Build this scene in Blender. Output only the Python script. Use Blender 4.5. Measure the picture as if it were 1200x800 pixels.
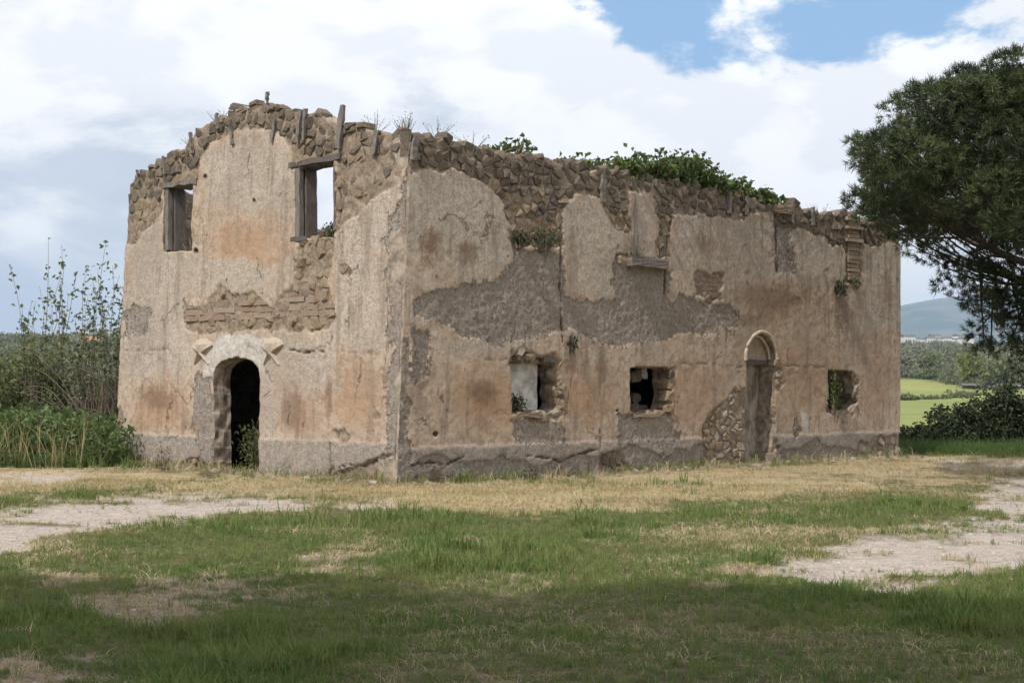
import bpy, bmesh, math, random
import numpy as np
from mathutils import Vector, Matrix

random.seed(7)
rng = np.random.default_rng(7)
SC = bpy.context.scene
for _o in list(bpy.data.objects):
    bpy.data.objects.remove(_o)
COL = SC.collection

# ------------------------------------------------------------------ camera
F = 1766.0                       # focal length in photograph pixels (1200 wide)
PITCH, ROLL = math.radians(1.62), math.radians(0.55)
EYE = np.array([0.0, 0.0, 1.65])
_fw = np.array([0, math.cos(PITCH), math.sin(PITCH)])
_u0 = np.array([0, -math.sin(PITCH), math.cos(PITCH)])
_r0 = np.array([1.0, 0, 0])
RT = math.cos(ROLL) * _r0 + math.sin(ROLL) * _u0
UP = -math.sin(ROLL) * _r0 + math.cos(ROLL) * _u0
cam_d = bpy.data.cameras.new('camera')
cam = bpy.data.objects.new('camera', cam_d)
COL.objects.link(cam)
cam_d.sensor_width = 36.0
cam_d.lens = F / 1200 * 36
cam_d.clip_start, cam_d.clip_end = 0.1, 40000
M = Matrix(((RT[0], UP[0], -_fw[0], EYE[0]), (RT[1], UP[1], -_fw[1], EYE[1]), (RT[2], UP[2], -_fw[2], EYE[2]), (0, 0, 0, 1)))
cam.matrix_world = M
SC.camera = cam

# ------------------------------------------------------------------ sun, sky, exposure
SUN_AZ = math.radians(216)       # compass direction of the sun, clockwise from +Y
SUN_EL = math.radians(53)
SUN_STRENGTH, SUN_ANGLE = 3.5, 0.8
SKY_STRENGTH = 0.072
HAZE = 1.1e-4                      # density of the air
SHADE_PINES = ((-8.0, -3.5, -7.6, 1.9, 8.6, 5.2, 5.0, 2.2, 80, 'umbrella pine behind the viewer on the left, shading the foreground'),
               (-2.2, -4.5, -2.4, 1.3, 8.4, 5.0, 5.2, 2.2, 80, 'umbrella pine right behind the viewer, shading the foreground'),
               (3.0, -4.0, 2.6, 1.2, 8.4, 5.4, 5.0, 2.2, 80, 'umbrella pine behind the viewer on the right, shading the foreground'))
sun_vec = Vector((math.sin(SUN_AZ) * math.cos(SUN_EL), math.cos(SUN_AZ) * math.cos(SUN_EL), math.sin(SUN_EL)))
ld = bpy.data.lights.new('sun', 'SUN')
ld.energy, ld.angle, ld.color = SUN_STRENGTH, math.radians(SUN_ANGLE), (1.0, 0.95, 0.87)
sun = bpy.data.objects.new('sun', ld)
COL.objects.link(sun)
sun.rotation_euler = (-sun_vec).to_track_quat('-Z', 'Y').to_euler()
SC.view_settings.view_transform = 'Standard'
SC.view_settings.look = 'None'
SC.view_settings.exposure = 0.0
SC.view_settings.gamma = 1.0
SC.cycles.max_bounces = 5
SC.cycles.diffuse_bounces = 3
SC.cycles.transparent_max_bounces = 6
SC.cycles.volume_bounces = 0
try:
    SC.cycles.use_denoising = True
except Exception:
    pass


def nd(nt, typ, ins=None, **props):
    n = nt.nodes.new(typ)
    for k, v in props.items():
        setattr(n, k, v)
    for k, v in (ins or {}).items():
        s = n.inputs[k]
        if isinstance(v, bpy.types.NodeSocket):
            nt.links.new(v, s)
        elif isinstance(v, bpy.types.Node):
            nt.links.new(v.outputs[0], s)
        else:
            if s.type == 'RGBA' and hasattr(v, '__len__') and len(v) == 3:
                v = (*v, 1.0)
            s.default_value = v
    return n


def mathn(nt, op, a, b=0.0, c=None, clamp=False):
    ins = {0: a, 1: b}
    if c is not None:
        ins[2] = c
    return nd(nt, 'ShaderNodeMath', ins, operation=op, use_clamp=clamp).outputs[0]


def mixc(nt, fac, a, b, blend='MIX'):
    n = nt.nodes.new('ShaderNodeMix')
    n.data_type = 'RGBA'
    n.blend_type = blend
    n.clamp_factor = True
    for idx, v in ((0, fac), (6, a), (7, b)):
        s = n.inputs[idx]
        if isinstance(v, bpy.types.NodeSocket):
            nt.links.new(v, s)
        else:
            s.default_value = (*v, 1.0) if hasattr(v, '__len__') and len(v) == 3 else v
    return n.outputs[2]


def ramp(nt, fac, lo, hi):
    n = nd(nt, 'ShaderNodeMapRange', {0: fac, 1: lo, 2: hi, 3: 0.0, 4: 1.0}, interpolation_type='SMOOTHSTEP')
    n.clamp = True
    return n.outputs[0]


def noise(nt, vec, scale, detail=4.0, rough=0.6, out=0, dist=0.0):
    n = nd(nt, 'ShaderNodeTexNoise', {'Vector': vec, 'Scale': scale, 'Detail': detail, 'Roughness': rough, 'Distortion': dist})
    return n.outputs[out]


def pix_ray(px, py):
    d = _fw + (px - 600) / F * RT - (py - 400) / F * UP
    return d / np.linalg.norm(d)


def project(P):
    q = P - EYE
    z = q @ _fw
    z = np.where(z > 0.05, z, 0.05)
    return 600 + F * (q @ RT) / z, 400 - F * (q @ UP) / z


world = bpy.data.worlds.new('World')
SC.world = world
world.use_nodes = True
wn = world.node_tree
wn.nodes.clear()
sky = nd(wn, 'ShaderNodeTexSky', sky_type='NISHITA', sun_disc=False)
sky.sun_elevation, sky.sun_rotation = SUN_EL, SUN_AZ
sky.air_density, sky.dust_density, sky.ozone_density = 1.0, 0.6, 1.2
tc = nd(wn, 'ShaderNodeTexCoord').outputs['Generated']
mp = nd(wn, 'ShaderNodeMapping', {'Vector': tc, 'Location': (0.35, 0.1, 0.42), 'Scale': (1.0, 1.0, 1.7)}).outputs[0]
big = noise(wn, mp, 6.5, 11, 0.60, dist=0.15)
puff = nd(wn, 'ShaderNodeTexVoronoi', {'Vector': nd(wn, 'ShaderNodeVectorMath', {0: mp, 1: nd(wn, 'ShaderNodeVectorMath', {0: noise(wn, mp, 9.0, 5, 0.6, out=1), 1: (0.11, 0.11, 0.11)}, operation='MULTIPLY').outputs[0]}, operation='ADD').outputs[0], 'Scale': 13.0, 'Smoothness': 0.6}, feature='SMOOTH_F1').outputs[0]
sep = nd(wn, 'ShaderNodeSeparateXYZ', {0: tc})
# a clear gap in the cloud cover, up to the right
g = pix_ray(930, -10)
gv = nd(wn, 'ShaderNodeVectorMath', {0: tc, 1: tuple(g)}, operation='SUBTRACT').outputs[0]
gm = nd(wn, 'ShaderNodeVectorMath', {0: gv, 1: (6.6, 6.6, 17.0)}, operation='MULTIPLY').outputs[0]
gl = nd(wn, 'ShaderNodeVectorMath', {0: gm}, operation='LENGTH').outputs['Value']
gap = mathn(wn, 'SUBTRACT', 1.0, ramp(wn, gl, 0.25, 1.7))
cov = mathn(wn, 'SUBTRACT', mathn(wn, 'ADD', big, 0.26), mathn(wn, 'MULTIPLY', gap, 0.44))
cov = mathn(wn, 'ADD', cov, mathn(wn, 'MULTIPLY', mathn(wn, 'SUBTRACT', 0.45, puff), 0.22))
cloud = ramp(wn, cov, 0.44, 0.53)
mp2 = nd(wn, 'ShaderNodeMapping', {'Vector': tc, 'Location': (1.35, 0.7, 0.2), 'Scale': (1.0, 1.0, 2.2)}).outputs[0]
sh = noise(wn, mp2, 4.4, 10, 0.60, dist=0.25)
sh = mathn(wn, 'ADD', sh, mathn(wn, 'MULTIPLY', mathn(wn, 'SUBTRACT', 0.42, puff), 0.22))
lft = mathn(wn, 'MULTIPLY_ADD', sep.outputs[0], 0.40, sh)           # greyer cloud to the left
lft = mathn(wn, 'ADD', lft, mathn(wn, 'MULTIPLY', sep.outputs[2], 0.95))  # and low over the horizon
shade = ramp(wn, lft, 0.40, 0.56)
cc = mixc(wn, shade, (9.6, 10.4, 11.8), (16.5, 16.5, 16.5))
bill = ramp(wn, mathn(wn, 'ADD', noise(wn, mp2, 10.0, 8, 0.6, dist=0.2), mathn(wn, 'MULTIPLY', mathn(wn, 'SUBTRACT', puff, 0.42), 0.5)), 0.47, 0.62)
cc = mixc(wn, mathn(wn, 'MULTIPLY', bill, 0.42), cc, (11.4, 12.0, 13.0))
blue = mixc(wn, 0.72, sky.outputs[0], (5.0, 8.9, 14.2))
col = mixc(wn, cloud, blue, cc)
bg = nd(wn, 'ShaderNodeBackground', {0: col, 1: SKY_STRENGTH})
wo = nd(wn, 'ShaderNodeOutputWorld', {0: bg.outputs[0]})


# ------------------------------------------------------------------ numeric helpers
def _h(ix, iy, s):
    n = (ix * 374761393 + iy * 668265263 + s * 974634777) & 0xFFFFFFFF
    n = ((n ^ (n >> 13)) * 1274126177) & 0xFFFFFFFF
    return ((n ^ (n >> 16)) & 0xFFFF) / 65535.0


def vn(x, y, s=0):
    x, y = np.asarray(x, float), np.asarray(y, float)
    ix, iy = np.floor(x).astype(np.int64), np.floor(y).astype(np.int64)
    fx, fy = x - ix, y - iy
    fx, fy = fx * fx * (3 - 2 * fx), fy * fy * (3 - 2 * fy)
    a, b = _h(ix, iy, s), _h(ix + 1, iy, s)
    c, d = _h(ix, iy + 1, s), _h(ix + 1, iy + 1, s)
    return (a * (1 - fx) + b * fx) * (1 - fy) + (c * (1 - fx) + d * fx) * fy - 0.5


def fbm(x, y, s=0, o=4, g=0.5):
    r, a, t = 0, 1.0, 0
    for k in range(o):
        r = r + a * vn(np.asarray(x) * 2 ** k + 17.3 * k, np.asarray(y) * 2 ** k + 9.1 * k, s + k)
        t += a
        a *= g
    return r / t * 2


def sst(x, a, b):
    t = np.clip((x - a) / (b - a), 0, 1)
    return t * t * (3 - 2 * t)


def sdf(px, py, poly):
    P = np.asarray(poly, float)
    d = np.full(np.shape(px), 1e18)
    ins = np.zeros(np.shape(px), bool)
    for (x0, y0), (x1, y1) in zip(P, np.roll(P, -1, 0)):
        ex, ey = x1 - x0, y1 - y0
        wx, wy = px - x0, py - y0
        t = np.clip((wx * ex + wy * ey) / (ex * ex + ey * ey + 1e-9), 0, 1)
        d = np.minimum(d, (wx - ex * t) ** 2 + (wy - ey * t) ** 2)
        c = ((y0 > py) != (y1 > py)) & (px < (x1 - x0) * (py - y0) / (y1 - y0 + 1e-12) + x0)
        ins ^= c
    return np.where(ins, -np.sqrt(d), np.sqrt(d))


def pline(px, py, pts):
    d = np.full(np.shape(px), 1e18)
    for (x0, y0), (x1, y1) in zip(pts[:-1], pts[1:]):
        ex, ey = x1 - x0, y1 - y0
        wx, wy = px - x0, py - y0
        t = np.clip((wx * ex + wy * ey) / (ex * ex + ey * ey + 1e-9), 0, 1)
        d = np.minimum(d, (wx - ex * t) ** 2 + (wy - ey * t) ** 2)
    return np.sqrt(d)


def tag(o, label=None, cat=None, group=None, kind=None):
    if label: o['label'] = label
    if cat: o['category'] = cat
    if group: o['group'] = group
    if kind: o['kind'] = kind
    return o


def mk(name, V, faces, mats, parent=None, smooth=False, attrs=None, midx=None, link=True):
    """one mesh object from numpy vertices and a list of (n,k) index arrays"""
    V = np.asarray(V, float)
    faces = [np.asarray(f, np.int64) for f in (faces if isinstance(faces, list) else [faces]) if len(f)]
    me = bpy.data.meshes.new(name)
    me.vertices.add(len(V))
    me.vertices.foreach_set('co', V.ravel())
    loops = np.concatenate([f.ravel() for f in faces]) if faces else np.zeros(0, int)
    if len(loops):
        tot = np.concatenate([np.full(len(f), f.shape[1]) for f in faces])
        st = np.concatenate([[0], np.cumsum(tot)[:-1]])
        me.loops.add(len(loops))
        me.loops.foreach_set('vertex_index', loops.astype(np.int32))
        me.polygons.add(len(tot))
        me.polygons.foreach_set('loop_start', st.astype(np.int32))
        if midx is not None:
            me.polygons.foreach_set('material_index', np.asarray(midx, np.int32))
        sm = np.full(len(tot), bool(smooth)) if isinstance(smooth, bool) else np.asarray(smooth)
        me.polygons.foreach_set('use_smooth', sm)
    for m in (mats if isinstance(mats, (list, tuple)) else [mats]):
        me.materials.append(m)
    for k, a in (attrs or {}).items():
        a = np.asarray(a, float)
        if a.ndim == 2:
            at = me.attributes.new(k, 'FLOAT_COLOR', 'POINT')
            at.data.foreach_set('color', np.hstack([a, np.ones((len(a), 1))]).astype(np.float32).ravel())
        else:
            at = me.attributes.new(k, 'FLOAT', 'POINT')
            at.data.foreach_set('value', a.astype(np.float32))
    me.update(calc_edges=True)
    me.validate()
    o = bpy.data.objects.new(name, me)
    if link: COL.objects.link(o)
    if parent is not None:
        o.parent = parent
        o.location = -Vector(abs_loc(parent))     # vertices are given in world coordinates
    return o


def abs_loc(o):
    p = Vector(o.location)
    while o.parent is not None:
        o = o.parent
        p = p + Vector(o.location)
    return p


def empty(name, loc, label=None, cat=None, group=None):
    o = bpy.data.objects.new(name, None)
    COL.objects.link(o)
    o.location = loc
    o.empty_display_size = 0.3
    return tag(o, label, cat, group)


class MB:
    """collects vertices and faces"""
    def __init__(s): s.v, s.f, s.n = [], {}, 0
    def add(s, V, faces):
        V = np.asarray(V, float)
        for f in (faces if isinstance(faces, list) else [faces]):
            f = np.asarray(f, np.int64)
            s.f.setdefault(f.shape[1], []).append(f + s.n)
        s.v.append(V)
        s.n += len(V)
    def build(s, name, mats, parent=None, smooth=False, **k):
        return mk(name, np.vstack(s.v), [np.vstack(x) for x in s.f.values()], mats, parent, smooth, **k)


CUBE = np.array([[-1, -1, -1], [1, -1, -1], [1, 1, -1], [-1, 1, -1], [-1, -1, 1], [1, -1, 1], [1, 1, 1], [-1, 1, 1]], float) * 0.5
CUBEF = np.array([[0, 3, 2, 1], [4, 5, 6, 7], [0, 1, 5, 4], [1, 2, 6, 5], [2, 3, 7, 6], [3, 0, 4, 7]])


def tube(pts, radii, n=6):
    pts = np.asarray(pts, float)
    k = len(pts)
    tan = np.gradient(pts, axis=0)
    tan /= np.linalg.norm(tan, axis=1)[:, None] + 1e-9
    ref = np.where(np.abs(tan[:, 2:3]) > 0.9, np.array([[1.0, 0, 0]]), np.array([[0, 0, 1.0]]))
    a = np.cross(tan, ref)
    a /= np.linalg.norm(a, axis=1)[:, None] + 1e-9
    b = np.cross(tan, a)
    th = np.arange(n) / n * 2 * math.pi
    V = (pts[:, None] + np.asarray(radii)[:, None, None] * (np.cos(th)[None, :, None] * a[:, None] + np.sin(th)[None, :, None] * b[:, None])).reshape(-1, 3)
    i, j = np.meshgrid(np.arange(k - 1), np.arange(n), indexing='ij')
    q = np.stack([i * n + j, i * n + (j + 1) % n, (i + 1) * n + (j + 1) % n, (i + 1) * n + j], -1).reshape(-1, 4)
    return V, q


def bend(p0, p1, sag=0.0, k=7, jit=0.0):
    t = np.linspace(0, 1, k)[:, None]
    P = np.asarray(p0) * (1 - t) + np.asarray(p1) * t
    P[:, 2] += sag * 4 * (t * (1 - t))[:, 0]
    if jit:
        J = rng.normal(0, jit, P.shape)
        J[0] = 0
        P += np.cumsum(J, 0) * 0.5
    return P


def unit(v):
    return v / (np.linalg.norm(v, axis=-1, keepdims=True) + 1e-9)


def leaves(C, size, aspect=0.55, droop=0.3, up=0.2, fold=0.18, seed_dir=None):
    """bent diamond leaves: 4 vertices, 2 triangles each, at the points C"""
    n = len(C)
    d = unit(rng.normal(0, 1, (n, 3)) + (0 if seed_dir is None else seed_dir) + np.array([0, 0, up]))
    w = unit(np.cross(d, unit(rng.normal(0, 1, (n, 3)))))
    nn = np.cross(d, w)
    s = np.broadcast_to(size, n)[:, None] * rng.uniform(0.65, 1.3, (n, 1))
    p0 = C
    p2 = C + d * s - np.array([0, 0, 1]) * droop * s * 0.5
    m = C + d * s * 0.48 - nn * fold * s
    V = np.stack([p0, m + w * s * aspect * 0.5, p2, m - w * s * aspect * 0.5], 1).reshape(-1, 3)
    i = np.arange(n)[:, None] * 4
    return V, [np.hstack([i, i + 1, i + 2]), np.hstack([i, i + 2, i + 3])]

# ------------------------------------------------------------------ materials
def new_mat(name, rough=0.9):
    m = bpy.data.materials.new(name)
    m.use_nodes = True
    nt = m.node_tree
    nt.nodes.clear()
    b = nd(nt, 'ShaderNodeBsdfPrincipled', {'Roughness': rough, 'Specular IOR Level': 0.2})
    nd(nt, 'ShaderNodeOutputMaterial', {0: b.outputs[0]})
    return m, nt, b


def setin(nt, b, name, v):
    if isinstance(v, bpy.types.NodeSocket):
        nt.links.new(v, b.inputs[name])
    else:
        b.inputs[name].default_value = (*v, 1.0) if hasattr(v, '__len__') and len(v) == 3 else v


def bump(nt, b, h, strength=0.5, dist=0.03):
    n = nd(nt, 'ShaderNodeBump', {'Height': h, 'Strength': strength, 'Distance': dist})
    nt.links.new(n.outputs[0], b.inputs['Normal'])


def attr(nt, name):
    n = nd(nt, 'ShaderNodeAttribute', attribute_name=name)
    s = nd(nt, 'ShaderNodeSeparateColor', {0: n.outputs['Color']})
    return s.outputs[0], s.outputs[1], s.outputs[2]


def make_plaster():
    m, nt, b = new_mat('weathered_plaster', 0.95)
    oc = nd(nt, 'ShaderNodeNewGeometry').outputs['Position']
    st, gr, pa = attr(nt, 'zone_a')
    oc_, br, wh = attr(nt, 'zone_b')
    pl, cr, mo = attr(nt, 'zone_c')
    gr_s = gr
    n0 = noise(nt, oc, 0.55, 5, 0.6)
    n1 = noise(nt, oc, 1.5, 6, 0.66)
    n2 = noise(nt, oc, 4.6, 6, 0.70)
    n3 = noise(nt, oc, 13.0, 5, 0.72)
    n4 = noise(nt, oc, 30.0, 4, 0.75)
    drip = noise(nt, nd(nt, 'ShaderNodeMapping', {'Vector': oc, 'Scale': (4.5, 4.5, 0.62)}).outputs[0], 1.0, 7, 0.68)
    mott = mathn(nt, 'ADD', mathn(nt, 'MULTIPLY', n2, 0.55), mathn(nt, 'MULTIPLY', n3, 0.45))
    def soft(z, nz, lo, hi):      # a stain with a broken, noisy edge
        return ramp(nt, mathn(nt, 'ADD', z, mathn(nt, 'MULTIPLY', mathn(nt, 'SUBTRACT', nz, 0.5), 2.2)), lo, hi)
    gr = ramp(nt, mathn(nt, 'ADD', gr_s, mathn(nt, 'MULTIPLY', mathn(nt, 'SUBTRACT', mathn(nt, 'ADD', mathn(nt, 'MULTIPLY', n2, 0.45), mathn(nt, 'MULTIPLY', n3, 0.55)), 0.5), 2.6)), 0.42, 0.60)
    base = mixc(nt, ramp(nt, n1, 0.34, 0.66), (0.49, 0.375, 0.285), (0.56, 0.465, 0.38))
    base = mixc(nt, mathn(nt, 'MULTIPLY', ramp(nt, mott, 0.46, 0.58), 0.75), base, (0.335, 0.235, 0.165))
    of = mathn(nt, 'MULTIPLY', soft(oc_, mathn(nt, 'ADD', mathn(nt, 'MULTIPLY', n1, 0.6), mathn(nt, 'MULTIPLY', mott, 0.4)), 0.25, 1.0), 0.75)
    base = mixc(nt, of, base, mixc(nt, ramp(nt, n3, 0.35, 0.65), (0.36, 0.215, 0.125), (0.455, 0.29, 0.18)))
    pf = soft(pa, mathn(nt, 'ADD', mathn(nt, 'MULTIPLY', drip, 0.55), mathn(nt, 'MULTIPLY', mott, 0.45)), 0.30, 0.95)
    base = mixc(nt, mathn(nt, 'MULTIPLY', pf, 0.85), base, mixc(nt, ramp(nt, mathn(nt, 'ADD', mathn(nt, 'MULTIPLY', n3, 0.5), mathn(nt, 'MULTIPLY', n4, 0.5)), 0.40, 0.57), (0.315, 0.255, 0.205), (0.55, 0.475, 0.40)))
    bf = mathn(nt, 'MULTIPLY', soft(br, mathn(nt, 'ADD', mathn(nt, 'MULTIPLY', mott, 0.5), mathn(nt, 'MULTIPLY', drip, 0.5)), 0.25, 0.9), 0.82)
    base = mixc(nt, bf, base, (0.205, 0.13, 0.083))
    # run-off stains, soot, flaked spots and pits
    base = mixc(nt, mathn(nt, 'MULTIPLY', ramp(nt, drip, 0.50, 0.64), 0.55), base, (0.24, 0.185, 0.145))
    base = mixc(nt, mathn(nt, 'MULTIPLY', ramp(nt, n0, 0.46, 0.66), 0.38), base, (0.30, 0.245, 0.20))
    spots = ramp(nt, mathn(nt, 'ADD', mathn(nt, 'MULTIPLY', n3, 0.6), mathn(nt, 'MULTIPLY', n2, 0.4)), 0.60, 0.68)
    base = mixc(nt, mathn(nt, 'MULTIPLY', spots, 0.75), base, (0.57, 0.49, 0.40))
    dspot = ramp(nt, mathn(nt, 'ADD', mathn(nt, 'MULTIPLY', n4, 0.55), mathn(nt, 'MULTIPLY', n2, 0.45)), 0.40, 0.32)
    base = mixc(nt, mathn(nt, 'MULTIPLY', dspot, 0.8), base, (0.15, 0.11, 0.085))
    ck = nd(nt, 'ShaderNodeVectorMath', {0: oc, 1: nd(nt, 'ShaderNodeVectorMath', {0: noise(nt, oc, 3.0, 5, 0.65, out=1), 1: (0.5, 0.5, 0.5)}, operation='MULTIPLY').outputs[0]}, operation='ADD').outputs[0]
    ckv = nd(nt, 'ShaderNodeTexVoronoi', {'Vector': ck, 'Scale': 0.85}, feature='DISTANCE_TO_EDGE').outputs[0]
    crackm = mathn(nt, 'MULTIPLY', mathn(nt, 'SUBTRACT', 1.0, ramp(nt, ckv, 0.003, 0.011)), ramp(nt, n1, 0.53, 0.62))
    base = mixc(nt, mathn(nt, 'MULTIPLY', crackm, 0.6), base, (0.13, 0.10, 0.08))
    # grey undercoat where the finish has gone
    vor = nd(nt, 'ShaderNodeTexVoronoi', {'Vector': oc, 'Scale': 16.0, 'Randomness': 1.0}).outputs[0]
    gtex = mathn(nt, 'ADD', mathn(nt, 'MULTIPLY', n3, 0.55), mathn(nt, 'MULTIPLY', n4, 0.45))
    gbig = mathn(nt, 'ADD', mathn(nt, 'MULTIPLY', n1, 0.5), mathn(nt, 'MULTIPLY', n2, 0.5))
    glight = mixc(nt, ramp(nt, gbig, 0.40, 0.62), (0.345, 0.30, 0.262), (0.49, 0.435, 0.385))
    grey = mixc(nt, ramp(nt, gtex, 0.40, 0.58), (0.185, 0.157, 0.137), glight)
    grey = mixc(nt, mathn(nt, 'MULTIPLY', ramp(nt, n2, 0.54, 0.66), 0.55), grey, (0.36, 0.275, 0.21))
    col = mixc(nt, mathn(nt, 'MULTIPLY', gr, 0.80), base, grey)
    plc = mixc(nt, ramp(nt, gtex, 0.36, 0.58), (0.22, 0.185, 0.16), mixc(nt, ramp(nt, gbig, 0.4, 0.6), (0.345, 0.295, 0.25), (0.45, 0.395, 0.34)))
    plc = mixc(nt, mathn(nt, 'MULTIPLY', ramp(nt, n1, 0.5, 0.66), 0.6), plc, (0.215, 0.18, 0.16))
    col = mixc(nt, mathn(nt, 'MULTIPLY', pl, mathn(nt, 'SUBTRACT', 1.0, mathn(nt, 'MULTIPLY', gr, 0.7))), col, plc)
    whc = mixc(nt, ramp(nt, mott, 0.38, 0.6), (0.40, 0.36, 0.32), (0.61, 0.57, 0.52))
    col = mixc(nt, wh, col, whc)
    # bedding mortar and masonry behind the plaster
    stone = mixc(nt, ramp(nt, mott, 0.38, 0.62), (0.20, 0.155, 0.118), (0.40, 0.315, 0.23))
    stone = mixc(nt, mathn(nt, 'MULTIPLY', ramp(nt, n4, 0.5, 0.62), 0.6), stone, (0.13, 0.105, 0.085))
    col = mixc(nt, st, col, stone)
    col = mixc(nt, cr, col, (0.085, 0.065, 0.05))
    col = mixc(nt, mathn(nt, 'MULTIPLY', mo, ramp(nt, n3, 0.45, 0.6)), col, (0.12, 0.125, 0.065))
    setin(nt, b, 'Base Color', col)
    hh = mathn(nt, 'ADD', mathn(nt, 'MULTIPLY', n3, mathn(nt, 'ADD', 0.35, mathn(nt, 'MULTIPLY', gr, 0.9))), mathn(nt, 'MULTIPLY', n4, mathn(nt, 'ADD', 0.15, mathn(nt, 'MULTIPLY', gr, 0.4))))
    hh = mathn(nt, 'SUBTRACT', mathn(nt, 'ADD', hh, mathn(nt, 'MULTIPLY', n2, 0.6)), mathn(nt, 'MULTIPLY', crackm, 0.8))
    bump(nt, b, hh, 0.95, 0.05)
    return m


def make_masonry(name, c0, c1, c2, scale=1.0):
    m, nt, b = new_mat(name, 0.95)
    oc = nd(nt, 'ShaderNodeNewGeometry').outputs['Position']
    n2 = noise(nt, oc, 3.0 * scale, 6, 0.7)
    n3 = noise(nt, oc, 12.0 * scale, 6, 0.74)
    wv = nd(nt, 'ShaderNodeVectorMath', {0: oc, 1: nd(nt, 'ShaderNodeVectorMath', {0: noise(nt, oc, 5.0, 4, 0.6, out=1), 1: (0.16, 0.16, 0.16)}, operation='MULTIPLY').outputs[0]}, operation='ADD').outputs[0]
    v = nd(nt, 'ShaderNodeTexVoronoi', {'Vector': nd(nt, 'ShaderNodeMapping', {'Vector': wv, 'Scale': (1, 1, 1.5)}).outputs[0], 'Scale': 3.6 * scale}, feature='DISTANCE_TO_EDGE').outputs[0]
    j = mathn(nt, 'SUBTRACT', 1.0, ramp(nt, mathn(nt, 'ADD', v, mathn(nt, 'MULTIPLY', mathn(nt, 'SUBTRACT', n3, 0.5), 0.14)), 0.0, 0.10))
    col = mixc(nt, ramp(nt, n2, 0.35, 0.66), c0, c1)
    col = mixc(nt, mathn(nt, 'MULTIPLY', ramp(nt, n3, 0.5, 0.64), 0.7), col, c2)
    col = mixc(nt, mathn(nt, 'MULTIPLY', j, 0.55), col, c2)
    setin(nt, b, 'Base Color', col)
    bump(nt, b, mathn(nt, 'SUBTRACT', mathn(nt, 'ADD', n3, n2), mathn(nt, 'MULTIPLY', j, 0.6)), 0.9, 0.05)
    return m


def make_stone(name, cols):
    """loose masonry stone: a tone of its own for each stone, or for each island of the joined rubble"""
    m, nt, b = new_mat(name, 0.95)
    geo = nd(nt, 'ShaderNodeNewGeometry')
    oi = nd(nt, 'ShaderNodeObjectInfo')
    r = mathn(nt, 'FRACT', mathn(nt, 'ADD', oi.outputs['Random'], mathn(nt, 'MULTIPLY', geo.outputs['Random Per Island'], 3.7)))
    r2 = mathn(nt, 'FRACT', mathn(nt, 'MULTIPLY', r, 7.31))
    oc = geo.outputs['Position']
    n2 = noise(nt, oc, 9.0, 6, 0.7)
    n3 = noise(nt, oc, 45.0, 4, 0.7)
    col = mixc(nt, r, cols[0], cols[1])
    col = mixc(nt, mathn(nt, 'MULTIPLY', ramp(nt, r2, 0.62, 0.9), 0.8), col, cols[2])
    col = mixc(nt, ramp(nt, n2, 0.45, 0.72), col, cols[3])
    col = mixc(nt, mathn(nt, 'MULTIPLY', ramp(nt, n3, 0.55, 0.72), 0.75), col, cols[4])
    setin(nt, b, 'Base Color', col)
    bump(nt, b, mathn(nt, 'ADD', mathn(nt, 'MULTIPLY', n2, 1.2), n3), 1.0, 0.035)
    return m


def make_leaf(name, ca, cb, rough=0.6, trans=0.25, cc=None):
    m, nt, b = new_mat(name, rough)
    geo = nd(nt, 'ShaderNodeNewGeometry')
    oi = nd(nt, 'ShaderNodeObjectInfo')
    r = mathn(nt, 'FRACT', mathn(nt, 'ADD', geo.outputs['Random Per Island'], oi.outputs['Random']))
    col = mixc(nt, r, ca, cb)
    if cc:
        r2 = mathn(nt, 'FRACT', mathn(nt, 'MULTIPLY', r, 9.17))
        col = mixc(nt, mathn(nt, 'GREATER_THAN', r2, 0.86), col, cc)
    setin(nt, b, 'Base Color', col)
    b.inputs['Specular IOR Level'].default_value = 0.3
    if trans > 0:
        t = nd(nt, 'ShaderNodeBsdfTranslucent', {0: col})
        mx = nd(nt, 'ShaderNodeMixShader', {0: trans, 1: b.outputs[0], 2: t.outputs[0]})
        out = [n for n in nt.nodes if n.type == 'OUTPUT_MATERIAL'][0]
        nt.links.new(mx.outputs[0], out.inputs[0])
    return m


def make_blade(name, ca, cb, cc, trans=0.3):
    m, nt, b = new_mat(name, 0.65)
    oi = nd(nt, 'ShaderNodeObjectInfo')
    geo = nd(nt, 'ShaderNodeNewGeometry')
    r = mathn(nt, 'FRACT', mathn(nt, 'ADD', mathn(nt, 'MULTIPLY', geo.outputs['Random Per Island'], 0.6), oi.outputs['Random']))
    big = noise(nt, geo.outputs['Position'], 0.55, 3, 0.6)
    col = mixc(nt, r, ca, cb)
    col = mixc(nt, mathn(nt, 'MULTIPLY', ramp(nt, big, 0.42, 0.64), 0.75), col, cc)
    setin(nt, b, 'Base Color', col)
    t = nd(nt, 'ShaderNodeBsdfTranslucent', {0: col})
    mx = nd(nt, 'ShaderNodeMixShader', {0: trans, 1: b.outputs[0], 2: t.outputs[0]})
    out = [n for n in nt.nodes if n.type == 'OUTPUT_MATERIAL'][0]
    nt.links.new(mx.outputs[0], out.inputs[0])
    return m


def make_simple(name, ca, cb, scale=8.0, rough=0.85, bs=0.4, stretch=None):
    m, nt, b = new_mat(name, rough)
    oc = nd(nt, 'ShaderNodeNewGeometry').outputs['Position']
    v = oc if stretch is None else nd(nt, 'ShaderNodeMapping', {'Vector': oc, 'Scale': stretch}).outputs[0]
    n = noise(nt, v, scale, 6, 0.68)
    setin(nt, b, 'Base Color', mixc(nt, ramp(nt, n, 0.32, 0.68), ca, cb))
    if bs: bump(nt, b, n, bs, 0.02)
    return m


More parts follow.
